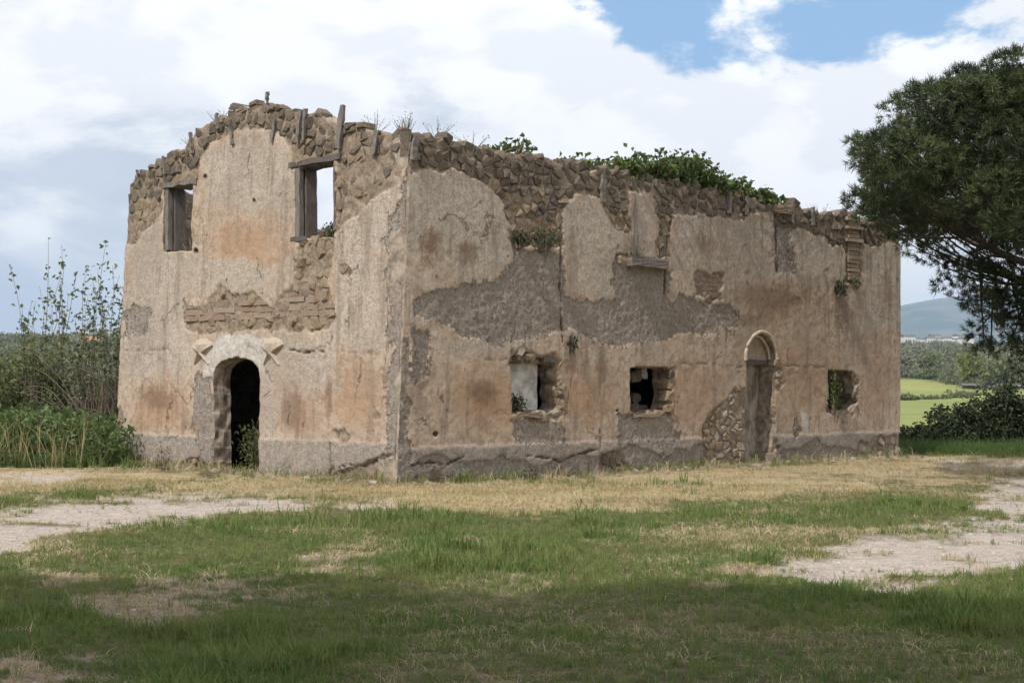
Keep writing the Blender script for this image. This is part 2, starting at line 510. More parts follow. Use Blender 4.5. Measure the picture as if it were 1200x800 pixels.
PLASTER = make_plaster()
MASONRY = make_masonry('rubble_masonry', (0.27, 0.20, 0.14), (0.42, 0.32, 0.23), (0.13, 0.10, 0.08))
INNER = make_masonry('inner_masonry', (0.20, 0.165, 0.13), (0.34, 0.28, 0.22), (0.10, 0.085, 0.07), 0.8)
DARKSTONE = make_stone('weathered_tufa', ((0.165, 0.135, 0.108), (0.25, 0.202, 0.157), (0.30, 0.235, 0.17), (0.145, 0.122, 0.10), (0.075, 0.065, 0.056)))
OCHRESTONE = make_stone('ochre_tufa', ((0.34, 0.25, 0.165), (0.42, 0.325, 0.23), (0.31, 0.215, 0.145), (0.37, 0.30, 0.225), (0.20, 0.155, 0.12)))
PALESTONE = make_stone('pale_block', ((0.41, 0.345, 0.28), (0.50, 0.43, 0.355), (0.36, 0.26, 0.18), (0.31, 0.26, 0.21), (0.20, 0.165, 0.14)))
BRICK = make_stone('old_brick', ((0.38, 0.275, 0.205), (0.45, 0.34, 0.26), (0.35, 0.235, 0.17), (0.43, 0.35, 0.28), (0.22, 0.165, 0.125)))
GREYWOOD = make_simple('weathered_wood', (0.125, 0.108, 0.095), (0.27, 0.24, 0.215), 6.0, 0.85, 0.6, (9, 9, 0.9))
DARKWOOD = make_simple('dark_wood', (0.085, 0.074, 0.068), (0.18, 0.155, 0.14), 6.0, 0.85, 0.6, (9, 9, 0.9))
PALEMOLD = make_simple('pale_plaster', (0.40, 0.32, 0.25), (0.56, 0.47, 0.38), 9.0, 0.9, 0.4)
STARMAT = make_simple('carved_plaster', (0.39, 0.315, 0.245), (0.50, 0.42, 0.34), 14.0, 0.9, 0.35)
WHITEWALL = make_simple('whitewashed_plaster', (0.33, 0.315, 0.295), (0.68, 0.66, 0.63), 4.0, 0.9, 0.5)
GREYFILL = make_simple('grey_infill', (0.17, 0.145, 0.125), (0.46, 0.41, 0.36), 5.0, 0.95, 0.7)
FILL2 = make_simple('patched_render', (0.15, 0.125, 0.105), (0.56, 0.50, 0.43), 3.2, 0.95, 0.9, (1, 1, .6))
TYMP = make_simple('tympanum_plaster', (0.30, 0.225, 0.165), (0.44, 0.35, 0.27), 6.0, 0.95, 0.4)
SLAB = make_simple('old_floor', (0.16, 0.13, 0.10), (0.26, 0.21, 0.16), 3.0, 0.95, 0.4)

# ------------------------------------------------------------------ the ruined house: frame of reference
def ground_pt(px, py, z=0.0):
    d = pix_ray(px, py)
    return EYE + d * ((z - EYE[2]) / d[2])


P0 = ground_pt(464, 568)
_v = pix_ray(2280, 466)
DR = np.array([_v[0], _v[1], 0.0]); DR /= np.linalg.norm(DR)
DL = np.array([-DR[1], DR[0], 0.0])
NR, NL = -DL, -DR                       # outward normals of the right and the left facade
BAT, HH = 0.22, 5.6                     # batter of the left facade
UPL = np.array([0, 0, 1.0]) + DR * BAT / HH
Z1 = np.array([0, 0, 1.0])
NLB = np.cross(UPL, DL); NLB /= np.linalg.norm(NLB)
if NLB @ NL < 0: NLB = -NLB
LR, LL = 15.5, 8.13


def PR(u, v, d=0.0):
    u, v, d = np.broadcast_arrays(u, v, d)
    return P0 + u[..., None] * DR + v[..., None] * Z1 + d[..., None] * NR


def PL(u, v, d=0.0):
    u, v, d = np.broadcast_arrays(u, v, d)
    return P0 + u[..., None] * DL + v[..., None] * UPL + d[..., None] * NLB


def hit(px, py, A, B, N, d=0.0):
    """wall coordinates (u, v) of a photograph point on a wall plane"""
    r = pix_ray(px, py)
    m = np.column_stack([A, B, -r])
    s = np.linalg.solve(m, EYE - P0 - d * N)
    return s[0], s[1]


def wr(px, py, d=0.0): return hit(px, py, DR, Z1, NR, d)
def wl(px, py, d=0.0): return hit(px, py, DL, UPL, NLB, d)


LR = wr(1053, 400)[0]
LL = wl(136, 540)[0]

TOP_L = [(120, 262), (143, 255), (145, 236), (152, 215), (160, 203), (172, 196), (185, 188), (197, 181), (208, 176), (222, 166), (228, 153), (233, 148), (247, 140), (258, 133), (270, 127), (285, 121), (300, 120), (320, 119), (335, 122), (345, 129), (352, 131), (362, 129), (372, 127), (382, 135), (388, 143), (400, 147), (410, 145), (425, 145), (440, 149), (450, 152), (470, 152), (484, 156), (520, 160)]
TOP_R = [(440, 152), (470, 152), (484, 158), (490, 160), (498, 154), (512, 156), (530, 161), (550, 164), (560, 169), (570, 166), (580, 173), (600, 179), (615, 183), (632, 177), (650, 186), (680, 191), (700, 197), (750, 206), (790, 209), (830, 216), (850, 223), (880, 231), (905, 234), (925, 236), (940, 240), (950, 242), (958, 245), (963, 252), (975, 248), (990, 247), (1010, 254), (1022, 254), (1050, 260), (1070, 262)]


def top_y(px, top):
    t = np.array(top)
    return np.interp(px, t[:, 0], t[:, 1])


S_L = [  # plaster gone, left facade
    [(120, 100), (490, 100), (490, 184), (474, 200), (468, 216), (452, 226), (434, 236), (420, 250), (406, 264), (394, 276), (394, 190), (345, 198), (344, 180), (336, 160), (318, 152), (300, 150), (282, 152), (262, 160), (248, 168), (238, 182), (232, 210), (196, 218), (192, 245), (184, 258), (170, 268), (160, 284), (146, 288), (138, 292)],
    [(352, 283), (395, 280), (393, 300), (386, 330), (392, 352), (398, 372), (376, 392), (330, 385), (262, 392), (224, 388), (216, 372), (218, 352), (230, 358), (238, 362), (250, 345), (262, 334), (268, 342), (275, 348), (290, 347), (303, 344), (310, 355), (320, 360), (330, 348), (340, 338), (352, 322), (350, 300)],
    [(400, 310), (412, 313), (417, 322), (410, 326), (402, 320)],
    [(392, 504), (405, 502), (413, 511), (408, 518), (394, 517)],
    [(440, 478), (451, 484), (450, 494), (442, 492)],
    [(452, 432), (458, 436), (458, 450), (452, 448)],
    [(386, 560), (400, 549), (425, 545), (450, 536), (462, 533), (470, 575), (386, 575)],
    [(140, 548), (150, 541), (165, 535), (170, 545), (178, 552), (150, 556)],
    [(210, 560), (215, 544), (225, 536), (238, 540), (247, 545), (240, 560)],
    [(136, 475), (146, 480), (148, 495), (138, 505), (132, 490)],
]
S_R = [  # plaster gone, right facade
    [(440, 100), (1080, 100), (1080, 290), (1056, 292), (1045, 272), (1030, 290), (1010, 285), (1006, 330), (990, 330), (988, 290), (972, 286), (962, 276), (945, 268), (930, 269), (908, 264), (905, 250), (880, 250), (870, 256), (850, 259), (830, 253), (800, 249), (785, 252), (783, 300), (770, 305), (768, 270), (765, 238), (752, 222), (738, 226), (735, 275), (722, 270), (712, 255), (700, 236), (682, 226), (668, 233), (656, 245), (650, 285), (602, 288), (592, 262), (590, 240), (575, 222), (560, 212), (545, 206), (530, 198), (515, 201), (495, 199), (480, 203), (440, 206)],
    [(590, 268), (655, 262), (660, 288), (640, 292), (598, 290)],
    [(815, 319), (843, 321), (841, 342), (845, 352), (832, 356), (815, 345)],
    [(596, 425), (600, 414), (612, 410), (625, 413), (640, 415), (650, 416), (655, 428), (656, 445), (655, 460), (661, 472), (655, 490), (640, 498), (618, 492), (598, 484)],
    [(783, 430), (787, 432), (788, 450), (786, 470), (783, 485), (733, 490), (734, 484), (778, 480)],
    [(822, 548), (822, 500), (830, 484), (838, 474), (850, 466), (860, 459), (870, 457), (876, 470), (876, 552)],
    [(902, 418), (912, 424), (915, 440), (913, 452), (908, 470), (905, 500), (908, 530), (898, 552), (898, 420)],
    [(998, 440), (1003, 446), (1002, 460), (1004, 474), (998, 486), (985, 488), (968, 482), (970, 470), (992, 470)],
    [(700, 545), (703, 533), (715, 528), (728, 533), (735, 550), (732, 556), (700, 558)],
    [(984, 490), (988, 490), (988, 502), (984, 502)],
    [(1000, 520), (1030, 512), (1060, 508), (1060, 548), (1000, 548)],
    [(925, 490), (932, 485), (938, 505), (930, 515)],
    [(722, 300), (778, 306), (776, 312), (724, 308)],
]
G_L = [  # bare grey undercoat, left facade
    [(233, 440), (252, 438), (253, 550), (236, 550), (230, 490)],
    [(454, 280), (482, 200), (480, 560), (457, 560), (455, 470), (459, 400)],
    [(148, 370), (160, 362), (178, 364), (180, 378), (172, 395), (150, 392)],
]
G_R = [  # bare grey undercoat, right facade
    [(600, 292), (605, 300), (585, 322), (545, 336), (500, 342), (483, 352), (485, 366), (520, 382), (540, 392), (580, 404), (600, 398), (640, 394), (668, 386), (720, 406), (772, 400), (790, 390), (828, 393), (858, 382), (862, 372), (850, 358), (800, 348), (785, 352), (782, 310), (770, 312), (737, 300), (722, 300), (715, 330), (722, 350), (690, 356), (665, 348), (655, 300), (640, 290), (605, 292)],
    [(726, 486), (786, 486), (790, 520), (728, 520)],
    [(598, 492), (655, 492), (660, 520), (600, 520)],
    [(466, 390), (480, 400), (474, 470), (478, 568), (463, 568)],
    [(480, 385), (500, 392), (505, 420), (500, 440), (484, 450)],
    [(905, 252), (925, 262), (926, 320), (906, 316)],
]
P_L = [[(308, 434), (322, 436), (327, 470), (324, 520), (308, 520)], [(396, 240), (420, 215), (470, 195), (470, 300), (400, 300)], [(140, 262), (192, 240), (192, 295), (140, 295)], [(236, 180), (285, 165), (340, 172), (345, 235), (300, 250), (245, 235)], [(150, 290), (230, 300), (225, 440), (145, 440)], [(395, 290), (460, 300), (455, 420), (395, 400)], [(225, 300), (345, 310), (300, 345), (225, 345)], [(310, 395), (400, 395), (400, 460), (325, 445)]]
P_R = [[(474, 200), (530, 196), (560, 210), (592, 240), (602, 290), (590, 318), (545, 330), (500, 262), (484, 300), (474, 300)], [(652, 242), (682, 226), (700, 236), (715, 262), (734, 290), (724, 306), (695, 330), (660, 300)], [(740, 226), (766, 240), (768, 300), (738, 298)], [(785, 252), (900, 254), (985, 290), (985, 340), (940, 332), (785, 322)], [(972, 292), (990, 300), (990, 335), (972, 330)], [(560, 385), (640, 398), (560, 420), (500, 410)], [(662, 300), (720, 310), (720, 350), (665, 348)], [(1010, 290), (1050, 290), (1050, 380), (1010, 390)]]
W_L = [[(246, 408), (258, 394), (275, 389), (300, 392), (314, 398), (318, 415), (312, 434), (300, 432), (280, 422), (262, 424), (250, 440), (240, 442)]]
W_R = [[(934, 476), (945, 488), (944, 505), (936, 500)]]
JO_L = [[(146, 410), (175, 411), (200, 410)], [(350, 412), (380, 413), (400, 412), (440, 414)]]
CR_L = [[(386, 562), (392, 551), (410, 545), (430, 545), (445, 537), (456, 532)], [(140, 543), (152, 545), (165, 536)], [(213, 552), (216, 542), (226, 537), (240, 540), (246, 546)], [(388, 388), (391, 395), (388, 403)], [(462, 290), (456, 320), (458, 400), (452, 440)], [(217, 352), (217, 378)], [(342, 410), (365, 413), (385, 412)], [(391, 520), (391, 548), (386, 560)], [(396, 215), (402, 240), (398, 262)]]
JO_R = [[(555, 421), (592, 420)], [(785, 425), (830, 427), (868, 430)], [(915, 428), (965, 430)]]
CR_R = [[(701, 503), (701, 522), (704, 545)], [(822, 497), (822, 548)], [(614, 533), (640, 536), (655, 541), (668, 534), (690, 528), (700, 526)], [(480, 545), (500, 541), (520, 545), (540, 535)], [(908, 262), (909, 318)], [(785, 255), (779, 300), (778, 345)], [(656, 245), (655, 300), (657, 400)]]
# soft blobs (centre, radii, strength)
O_L = [(190, 480, 45, 38, 1.0), (290, 285, 60, 42, 1.0), (420, 465, 42, 55, 1.0), (355, 490, 35, 35, .9), (165, 320, 25, 40, .8), (430, 380, 30, 30, .4), (235, 400, 16, 14, .5), (370, 230, 30, 14, .9), (215, 205, 20, 12, .9)]
O_R = [(570, 465, 75, 55, 1.0), (680, 465, 50, 50, .9), (810, 460, 60, 60, .8), (940, 440, 70, 80, .8), (1025, 440, 35, 80, .8), (900, 360, 70, 40, .8), (520, 320, 30, 30, .5), (700, 430, 90, 20, .4)]
B_L = [(185, 465, 26, 22, .9), (345, 478, 16, 38, 1.0), (235, 515, 14, 30, .5), (388, 470, 6, 50, .9), (400, 450, 14, 40, .5), (300, 205, 60, 20, .35), (235, 260, 12, 50, .4), (235, 500, 20, 14, .7)]
B_R = [(505, 285, 20, 22, 1.0), (545, 292, 16, 14, .9), (563, 461, 22, 20, 1.0), (505, 290, 24, 26, .8), (545, 298, 18, 20, .8), (490, 440, 14, 70, .7), (900, 350, 55, 22, 1.0), (870, 375, 30, 14, .8), (940, 340, 45, 40, .6), (820, 285, 30, 22, .7), (690, 440, 30, 40, .5), (1035, 350, 16, 60, .6), (500, 500, 30, 30, .5), (667, 425, 10, 18, .8), (985, 365, 14, 40, .8), (760, 450, 20, 40, .4), (920, 300, 14, 14, .7), (1000, 520, 20, 10, .6), (850, 430, 60, 12, .4)]

OPEN_L = {'door': [(254, 560), (253, 440), (254, 431), (259, 425.5), (268, 421), (279, 418.5), (291, 420), (300, 424.5), (306, 431), (307, 440), (307, 560)],
          'window': [(348, 194), (394, 186), (394, 279), (348, 280)],
          'small_window': [(194.5, 219), (228, 213.5), (227.5, 295), (193, 296)]}
OPEN_R = {'window': [(596, 424), (600, 416), (610, 412), (622, 415), (634, 419), (646, 417), (651, 424), (651, 440), (654, 450), (650, 462), (655, 472), (650, 482), (632, 486), (612, 483), (597, 484)],
          'window_b': [(735.5, 430), (779, 430), (784, 433), (783, 450), (784.5, 462), (782, 474), (779, 483.5), (736, 483.5)],
          'door': [(872.5, 560), (872, 418), (874, 404), (880, 394), (889, 388.5), (898, 391), (905, 401), (908, 418), (906, 440), (905, 470), (907, 500), (903, 530), (902, 560)],
          'window_c': [(969, 434), (998, 434), (998, 446), (1001, 455), (998, 463), (1001, 472), (994, 481), (970, 480)]}
HOLES_R = [(508, 508, 3.5), (972, 284, 2.6), (721, 481, 2.2), (1001, 470, 2.0)]
HOLES_L = [(300, 235, 1.6), (243, 207, 2.0), (232, 294, 2.4)]


def blobs(px, py, L):
    r = np.zeros(np.shape(px))
    for cx, cy, rx, ry, s in L:
        r = np.maximum(r, s * np.exp(-1.1 * (((px - cx) / rx) ** 2 + ((py - cy) / ry) ** 2)))
    return r


def polys(px, py, L, nz, soft=1.2):
    r = np.zeros(np.shape(px))
    for p in L:
        P = np.array(p)
        lo, hi = P.min(0) - 14, P.max(0) + 14
        k = (px > lo[0]) & (px < hi[0]) & (py > lo[1]) & (py < hi[1])
        if k.any():
            r[k] = np.maximum(r[k], 1 - sst(sdf(px[k], py[k], p) + nz[k], -soft, soft))
    return r


def zones(P, u, v, side):
    px, py = project(P)
    so = 11 if side == 'L' else 47
    nz = fbm(u * 3.2, v * 3.2, so, 5, 0.6) * 9 + fbm(u * 17, v * 17, so + 9, 2) * 2.2
    L = side == 'L'
    st = polys(px, py, S_L if L else S_R, nz * 0.8)
    gr = polys(px, py, G_L if L else G_R, nz * 1.1, 9.0)
    pa = polys(px, py, P_L if L else P_R, nz * 1.5, 8)
    wh = polys(px, py, W_L if L else W_R, nz * 0.6, 1.5)
    oc = blobs(px, py, O_L if L else O_R)
    br = blobs(px, py, B_L if L else B_R)
    if L:
        ply = 520 + (px - 460) * (15 / 325)
        step = np.where(px < 255, 506 + (px - 135) * 0.055, ply)
    else:
        step = 525 - (px - 480) * (20 / 570)
    pl = sst(py - step + nz * 0.25, -1.2, 1.2)
    topd = py - top_y(px, TOP_L if L else TOP_R)
    br = np.maximum(br, (0.5 if L else 0.42) * np.exp(-np.clip(topd - 25, 0, 400) / 42))
    if not L: br = np.maximum(br, 0.12)
    if not L:   # the lower, rougher half of the plinth
        gr = np.maximum(gr, pl * sst(fbm(u * 1.2, v * 2.0, 5, 3) * 1.6 + (py - step - 16) / 12, -0.2, 0.2))
    cr = np.zeros(np.shape(px))
    for c in (CR_L if L else CR_R):
        A = np.array(c)
        k = (px > A[:, 0].min() - 9) & (px < A[:, 0].max() + 9) & (py > A[:, 1].min() - 9) & (py < A[:, 1].max() + 9)
        if k.any():
            cr[k] = np.maximum(cr[k], 1 - sst(pline(px[k] + nz[k] * 0.22, py[k] + nz[k] * 0.25, c) + fbm(u[k] * 5, v[k] * 5, 3, 2) * 1.0, 0.3, 1.0))
    for c in (JO_L if L else JO_R):      # faint joint at the level of the old floor
        cr = np.maximum(cr, 0.3 * (1 - sst(pline(px, py + nz * 0.3, c) + fbm(u * 4, v * 4, 8, 3) * 1.2, 0.2, 0.9)))
    gr = gr * (1 - wh)
    mo = sst(fbm(u * 2.5, v * 2.5, 77, 3) + (py - step - 20) / 30, 0.3, 0.8) * pl
    return px, py, st, gr, pa, oc, br, wh, pl, cr, mo


def build_wall(name, Pf, L, H, cell, keepf, frontf, thick, mats, parent, fix_end=True, seed=1, attrs=True):
    """thick wall with openings and a ragged top, as one mesh: displaced front, reveals, back"""
    nu, nv = int(round(L / cell)), int(round(H / cell))
    us, vs = np.linspace(0, L, nu + 1), np.linspace(0, H, nv + 1)
    U, W = np.meshgrid(us, vs)
    cu, cv = 0.5 * (us[1:] + us[:-1]), 0.5 * (vs[1:] + vs[:-1])
    CU, CV = np.meshgrid(cu, cv)
    keep = keepf(CU, CV)
    n = (nu + 1) * (nv + 1)
    idx = np.arange(n).reshape(nv + 1, nu + 1)
    q = np.stack([idx[:-1, :-1], idx[:-1, 1:], idx[1:, 1:], idx[1:, :-1]], -1)[keep]
    kp = np.pad(keep, 1)
    E = []
    hb = kp[:-1, 1:-1] != kp[1:, 1:-1]          # horizontal edges, rows 0..nv
    j, i = np.nonzero(hb)
    up = kp[1:, 1:-1][j, i]
    E.append(np.where(up[:, None], np.stack([idx[j, i + 1], idx[j, i]], -1), np.stack([idx[j, i], idx[j, i + 1]], -1)))
    vb = kp[1:-1, :-1] != kp[1:-1, 1:]
    j, i = np.nonzero(vb)
    rt = kp[1:-1, 1:][j, i]
    E.append(np.where(rt[:, None], np.stack([idx[j, i], idx[j + 1, i]], -1), np.stack([idx[j + 1, i], idx[j, i]], -1)))
    E = np.vstack(E)
    u, v = U.ravel().copy(), W.ravel().copy()
    lock = (u < 1e-6) | (u > L - 1e-6) | (v < 1e-6)
    for _ in range(3):
        su, sv, c = np.zeros(n), np.zeros(n), np.zeros(n)
        for a, b in ((0, 1), (1, 0)):
            np.add.at(su, E[:, a], u[E[:, b]]); np.add.at(sv, E[:, a], v[E[:, b]]); np.add.at(c, E[:, a], 1)
        k = (c > 0) & ~lock
        u[k] = 0.5 * u[k] + 0.5 * su[k] / c[k]
        v[k] = 0.5 * v[k] + 0.5 * sv[k] / c[k]
    fd, za, zb, zc = frontf(u, v)
    used = np.zeros(n, bool); used[q.ravel()] = True
    # rims: depth steps between front and back
    bv = np.unique(E)
    pos = -np.ones(n, np.int64); pos[bv] = np.arange(len(bv))
    ND = 3
    V = [Pf(u, v, fd), Pf(u, v, np.full(n, -thick) + 0.03 * fbm(u * 2, v * 2, seed + 3, 2))]
    ringbase = 2 * n
    free = (~lock[bv]).astype(float)
    for k in range(1, ND + 1):
        t = k / (ND + 1)
        ju = vn(u[bv] * 6 + 31 * k, v[bv] * 6, seed) * 0.07 * free
        jv = vn(u[bv] * 6, v[bv] * 6 + 17 * k, seed + 1) * 0.07 * free
        V.append(Pf(u[bv] + ju, v[bv] + jv, fd[bv] * (1 - t) - thick * t))
    V = np.vstack(V)
    rows = [E] + [ringbase + (k - 1) * len(bv) + pos[E] for k in range(1, ND + 1)] + [E + n]
    rim = np.vstack([np.stack([a[:, 0], a[:, 1], b[:, 1], b[:, 0]], -1) for a, b in zip(rows[:-1], rows[1:])])
    faces = np.vstack([q, q[:, ::-1] + n, rim])
    mi = np.concatenate([np.zeros(len(q), int), np.ones(len(q), int), np.full(len(rim), 1)])
    A = {}
    for nm, z in (('zone_a', za), ('zone_b', zb), ('zone_c', zc)):
        A[nm] = np.vstack([z, z, np.tile(z[bv], (ND, 1))])
    # drop unused vertices
    m = np.zeros(len(V), bool); m[faces.ravel()] = True
    rem = np.cumsum(m) - 1
    A = {k: a[m] for k, a in A.items()}
    sm = np.concatenate([np.full(2 * len(q), True), np.full(len(rim), False)])
    return mk(name, V[m], rem[faces], mats, parent, sm, A if attrs else None, mi)


house = empty('ruined_house', tuple(P0), 'roofless two storey ruined house with flaking ochre and grey plaster over rubble stone', 'house')


def keep_left(u, v):
    P = PL(u, v)
    px, py = project(P)
    k = py > top_y(px, TOP_L) + 5 + 7 * fbm(u * 3, v * 3, 5, 3)
    for p in OPEN_L.values():
        rag = 0.0 if p is OPEN_L['window'] else 0.5
        k &= sdf(px, py, p) + fbm(u * 5, v * 5, 21, 3) * 2.0 * rag > 0
    for cx, cy, r in HOLES_L:
        k &= np.hypot(px - cx, py - cy) > r
    return k & (u < LL + 0.06 * fbm(u * 0, v * 4, 8, 3))


def front_left(u, v):
    P = PL(u, v)
    px, py, st, gr, pa, oc, br, wh, pl, cr, mo = zones(P, u, v, 'L')
    n = fbm(u * 1.3, v * 1.3, 2, 4) * 0.018 + fbm(u * 9, v * 9, 4, 3) * 0.007
    d = 0.045 * (1 - st) - 0.014 * sst(gr, .3, .7) * (1 - st) + n + pl * 0.02 * (1 - st) - 0.05 * cr
    d += st * (np.where(py > 280, 0.012, 0.010) + fbm(u * 8, v * 8, 6, 3) * 0.03)
    for cx, cy, r in HOLES_L:
        cr = np.maximum(cr, 1 - sst(np.hypot(px - cx, py - cy), r * 0.9, r * 1.6))
    z = np.zeros_like(st)
    return np.maximum(d, 0.002), np.stack([st, gr, pa], -1), np.stack([oc, br, wh], -1), np.stack([pl, cr, mo], -1)


def keep_right(u, v):
    P = PR(u, v)
    px, py = project(P)
    k = py > top_y(px, TOP_R) + 5 + 7 * fbm(u * 3, v * 3, 15, 3)
    for nm, p in OPEN_R.items():
        k &= sdf(px, py, p) + fbm(u * 5, v * 5, 25, 3) * 1.2 > 0
    for cx, cy, r in HOLES_R:
        k &= np.hypot(px - cx, py - cy) > r
    return k


def shift_r(u, v):   # the near end leans back with the battered left facade
    return u + (BAT * np.clip(v / HH, 0, 1.3) - 0.03) * np.clip(1 - u / 0.6, 0, 1)


def PRs(u, v, d=0.0):
    return PR(shift_r(u, v), v, d)


def front_right(u, v):
    us = shift_r(u, v)
    P = PR(us, v)
    px, py, st, gr, pa, oc, br, wh, pl, cr, mo = zones(P, us, v, 'R')
    n = fbm(u * 1.3, v * 1.3, 32, 4) * 0.018 + fbm(u * 9, v * 9, 34, 3) * 0.006 + gr * fbm(u * 16, v * 16, 36, 2) * 0.012
    d = 0.05 * (1 - st) - 0.02 * sst(gr, .3, .7) * (1 - st) + n + pl * 0.02 * (1 - st) - 0.05 * cr
    d += st * (np.where(py > 280, 0.0, 0.010) + fbm(u * 8, v * 8, 38, 3) * 0.03)
    return np.maximum(d, 0.002), np.stack([st, gr, pa], -1), np.stack([oc, br, wh], -1), np.stack([pl, cr, mo], -1)


TH = 0.40
JAMB = make_simple('jamb_plaster', (0.17, 0.135, 0.108), (0.47, 0.39, 0.31), 5.0, 0.95, 0.9)
wall_l = build_wall('facade_wall', PL, LL, 7.0, 0.028, keep_left, front_left, 0.34, [PLASTER, JAMB], house, seed=3)
wall_r = build_wall('side_wall', PRs, LR, 6.6, 0.028, keep_right, front_right, TH, [PLASTER, JAMB], house, seed=5)

# the two walls behind, seen through the openings
PE = P0 + LR * DR
PB = P0 + LL * DL
def plain(u, v):
    z = np.zeros((len(u), 3))
    return 0.03 * fbm(u * 3, v * 3, 51, 3), z, z, z
def Prear(u, v, d=0.0):
    u, v, d = np.broadcast_arrays(u, v, d)
    return PB + 0.03 * DR + (u + 0.45)[..., None] * DR + v[..., None] * Z1 + d[..., None] * DL * 1.0
def Pgab(u, v, d=0.0):
    u, v, d = np.broadcast_arrays(u, v, d)
    return PE + (u + 0.4)[..., None] * DL + v[..., None] * Z1 + d[..., None] * DR
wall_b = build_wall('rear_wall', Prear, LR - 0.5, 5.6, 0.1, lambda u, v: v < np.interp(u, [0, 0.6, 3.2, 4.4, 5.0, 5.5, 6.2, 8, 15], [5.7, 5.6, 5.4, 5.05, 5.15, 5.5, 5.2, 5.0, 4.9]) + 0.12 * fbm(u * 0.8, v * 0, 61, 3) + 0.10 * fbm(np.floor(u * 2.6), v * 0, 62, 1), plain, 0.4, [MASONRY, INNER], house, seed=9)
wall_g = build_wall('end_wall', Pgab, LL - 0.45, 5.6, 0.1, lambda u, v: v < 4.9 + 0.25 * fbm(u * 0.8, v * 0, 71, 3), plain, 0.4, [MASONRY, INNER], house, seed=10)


def block(c0, c1, Pf, d0, d1):
    """box between wall coordinates c0 and c1, from depth d0 to d1"""
    (u0, v0), (u1, v1) = c0, c1
    V = np.array([[u0, v0, d0], [u1, v0, d0], [u1, v1, d0], [u0, v1, d0], [u0, v0, d1], [u1, v0, d1], [u1, v1, d1], [u0, v1, d1]], float)
    return Pf(V[:, 0], V[:, 1], V[:, 2]), CUBEF


def rough_block(c0, c1, Pf, d0, d1, n=6, amp=0.02, seed=0):
    """a roughly cut slab: gridded face with uneven edges"""
    (u0, v0), (u1, v1) = c0, c1
    g = np.linspace(0, 1, n + 1)
    A, B = np.meshgrid(g, g)
    ju = vn(A * 9 + seed, B * 9, 3) * amp * 2
    jv = vn(A * 9, B * 9 + seed, 4) * amp * 2
    u, v = u0 + (u1 - u0) * A + ju, v0 + (v1 - v0) * B + jv
    f = Pf(u, v, d1 + vn(A * 5, B * 5 + seed, 5) * amp)
    b = Pf(u, v, np.full(u.shape, d0))
    m = (n + 1) ** 2
    ix = np.arange(m).reshape(n + 1, n + 1)
    q = np.stack([ix[:-1, :-1], ix[:-1, 1:], ix[1:, 1:], ix[1:, :-1]], -1).reshape(-1, 4)
    rim = np.concatenate([ix[0, :-1], ix[:-1, -1], ix[-1, :0:-1], ix[:0:-1, 0]])
    r2 = np.roll(rim, -1)
    side = np.stack([rim, rim + m, r2 + m, r2], -1)
    return np.vstack([f.reshape(-1, 3), b.reshape(-1, 3)]), [q, q[:, ::-1] + m, side]


# upper floor: keeps the ground floor rooms dark
mb = MB()
c = [P0 + (0.42) * DR + 0.42 * DL, P0 + (LR - 0.02) * DR + 0.42 * DL, P0 + (LR - 0.02) * DR + (LL + 0.0) * DL, P0 + 0.42 * DR + LL * DL]
V = np.array([p + Z1 * z for z in (2.72, 2.95) for p in c])
mb.add(V, CUBEF)
mb.build('upper_floor', SLAB, house)
mb = MB()
mb.add(*block(wr(705, 520), (wr(705, 520)[0] + 0.3, 2.7), PR, -LL + 0.02, -TH - 0.02))
mb.add(*block((3.4, 0), (3.65, 2.7), lambda u, v, d: P0 + np.asarray(d)[..., None] * (-DL) + np.asarray(u)[..., None] * DR + np.asarray(v)[..., None] * Z1, -LL + 0.02, -TH - 0.02))
mb.build('partition_wall', INNER, house)


def add_part(name, geo, mat, parent=house, smooth=False, label=None):
    V, f = geo
    o = mk(name, V, f if isinstance(f, list) else [f], mat, parent, smooth)
    if label: o['label'] = label
    return o


# infills inside the openings of the right wall
a, b2 = wr(596, 488, -0.3), wr(627, 427, -0.3)
add_part('window_infill', rough_block((a[0] - 0.5, a[1] - .1), (b2[0], b2[1] + 0.1), PR, -0.36, -0.24, 8, 0.015, 3), WHITEWALL, label='whitewashed panel set back inside the window opening')
add_part('lintel', rough_block((wr(590, 428, -.08)[0], wr(600, 425.5, -.08)[1]), (wr(660, 428, -.08)[0], wr(600, 408, -.08)[1]), PR, -0.38, -0.09, 8, 0.03, 23), MASONRY)
a, b2 = wr(868, 552, -0.33), wr(912, 421, -0.33)
add_part('door_infill', rough_block((a[0] - 0.4, -0.05), (b2[0] + 0.5, b2[1] + .3), PR, -0.70, -0.38, 16, 0.06, 5), FILL2, label='rough grey masonry closing the doorway')
a, b2 = wr(975, 484, -0.42), wr(1003, 430, -0.42)
add_part('window_infill', rough_block((a[0] - 0.1, a[1] - .1), (b2[0] + .6, b2[1] + .2), PR, -0.62, -0.44, 8, 0.03, 7), GREYFILL)
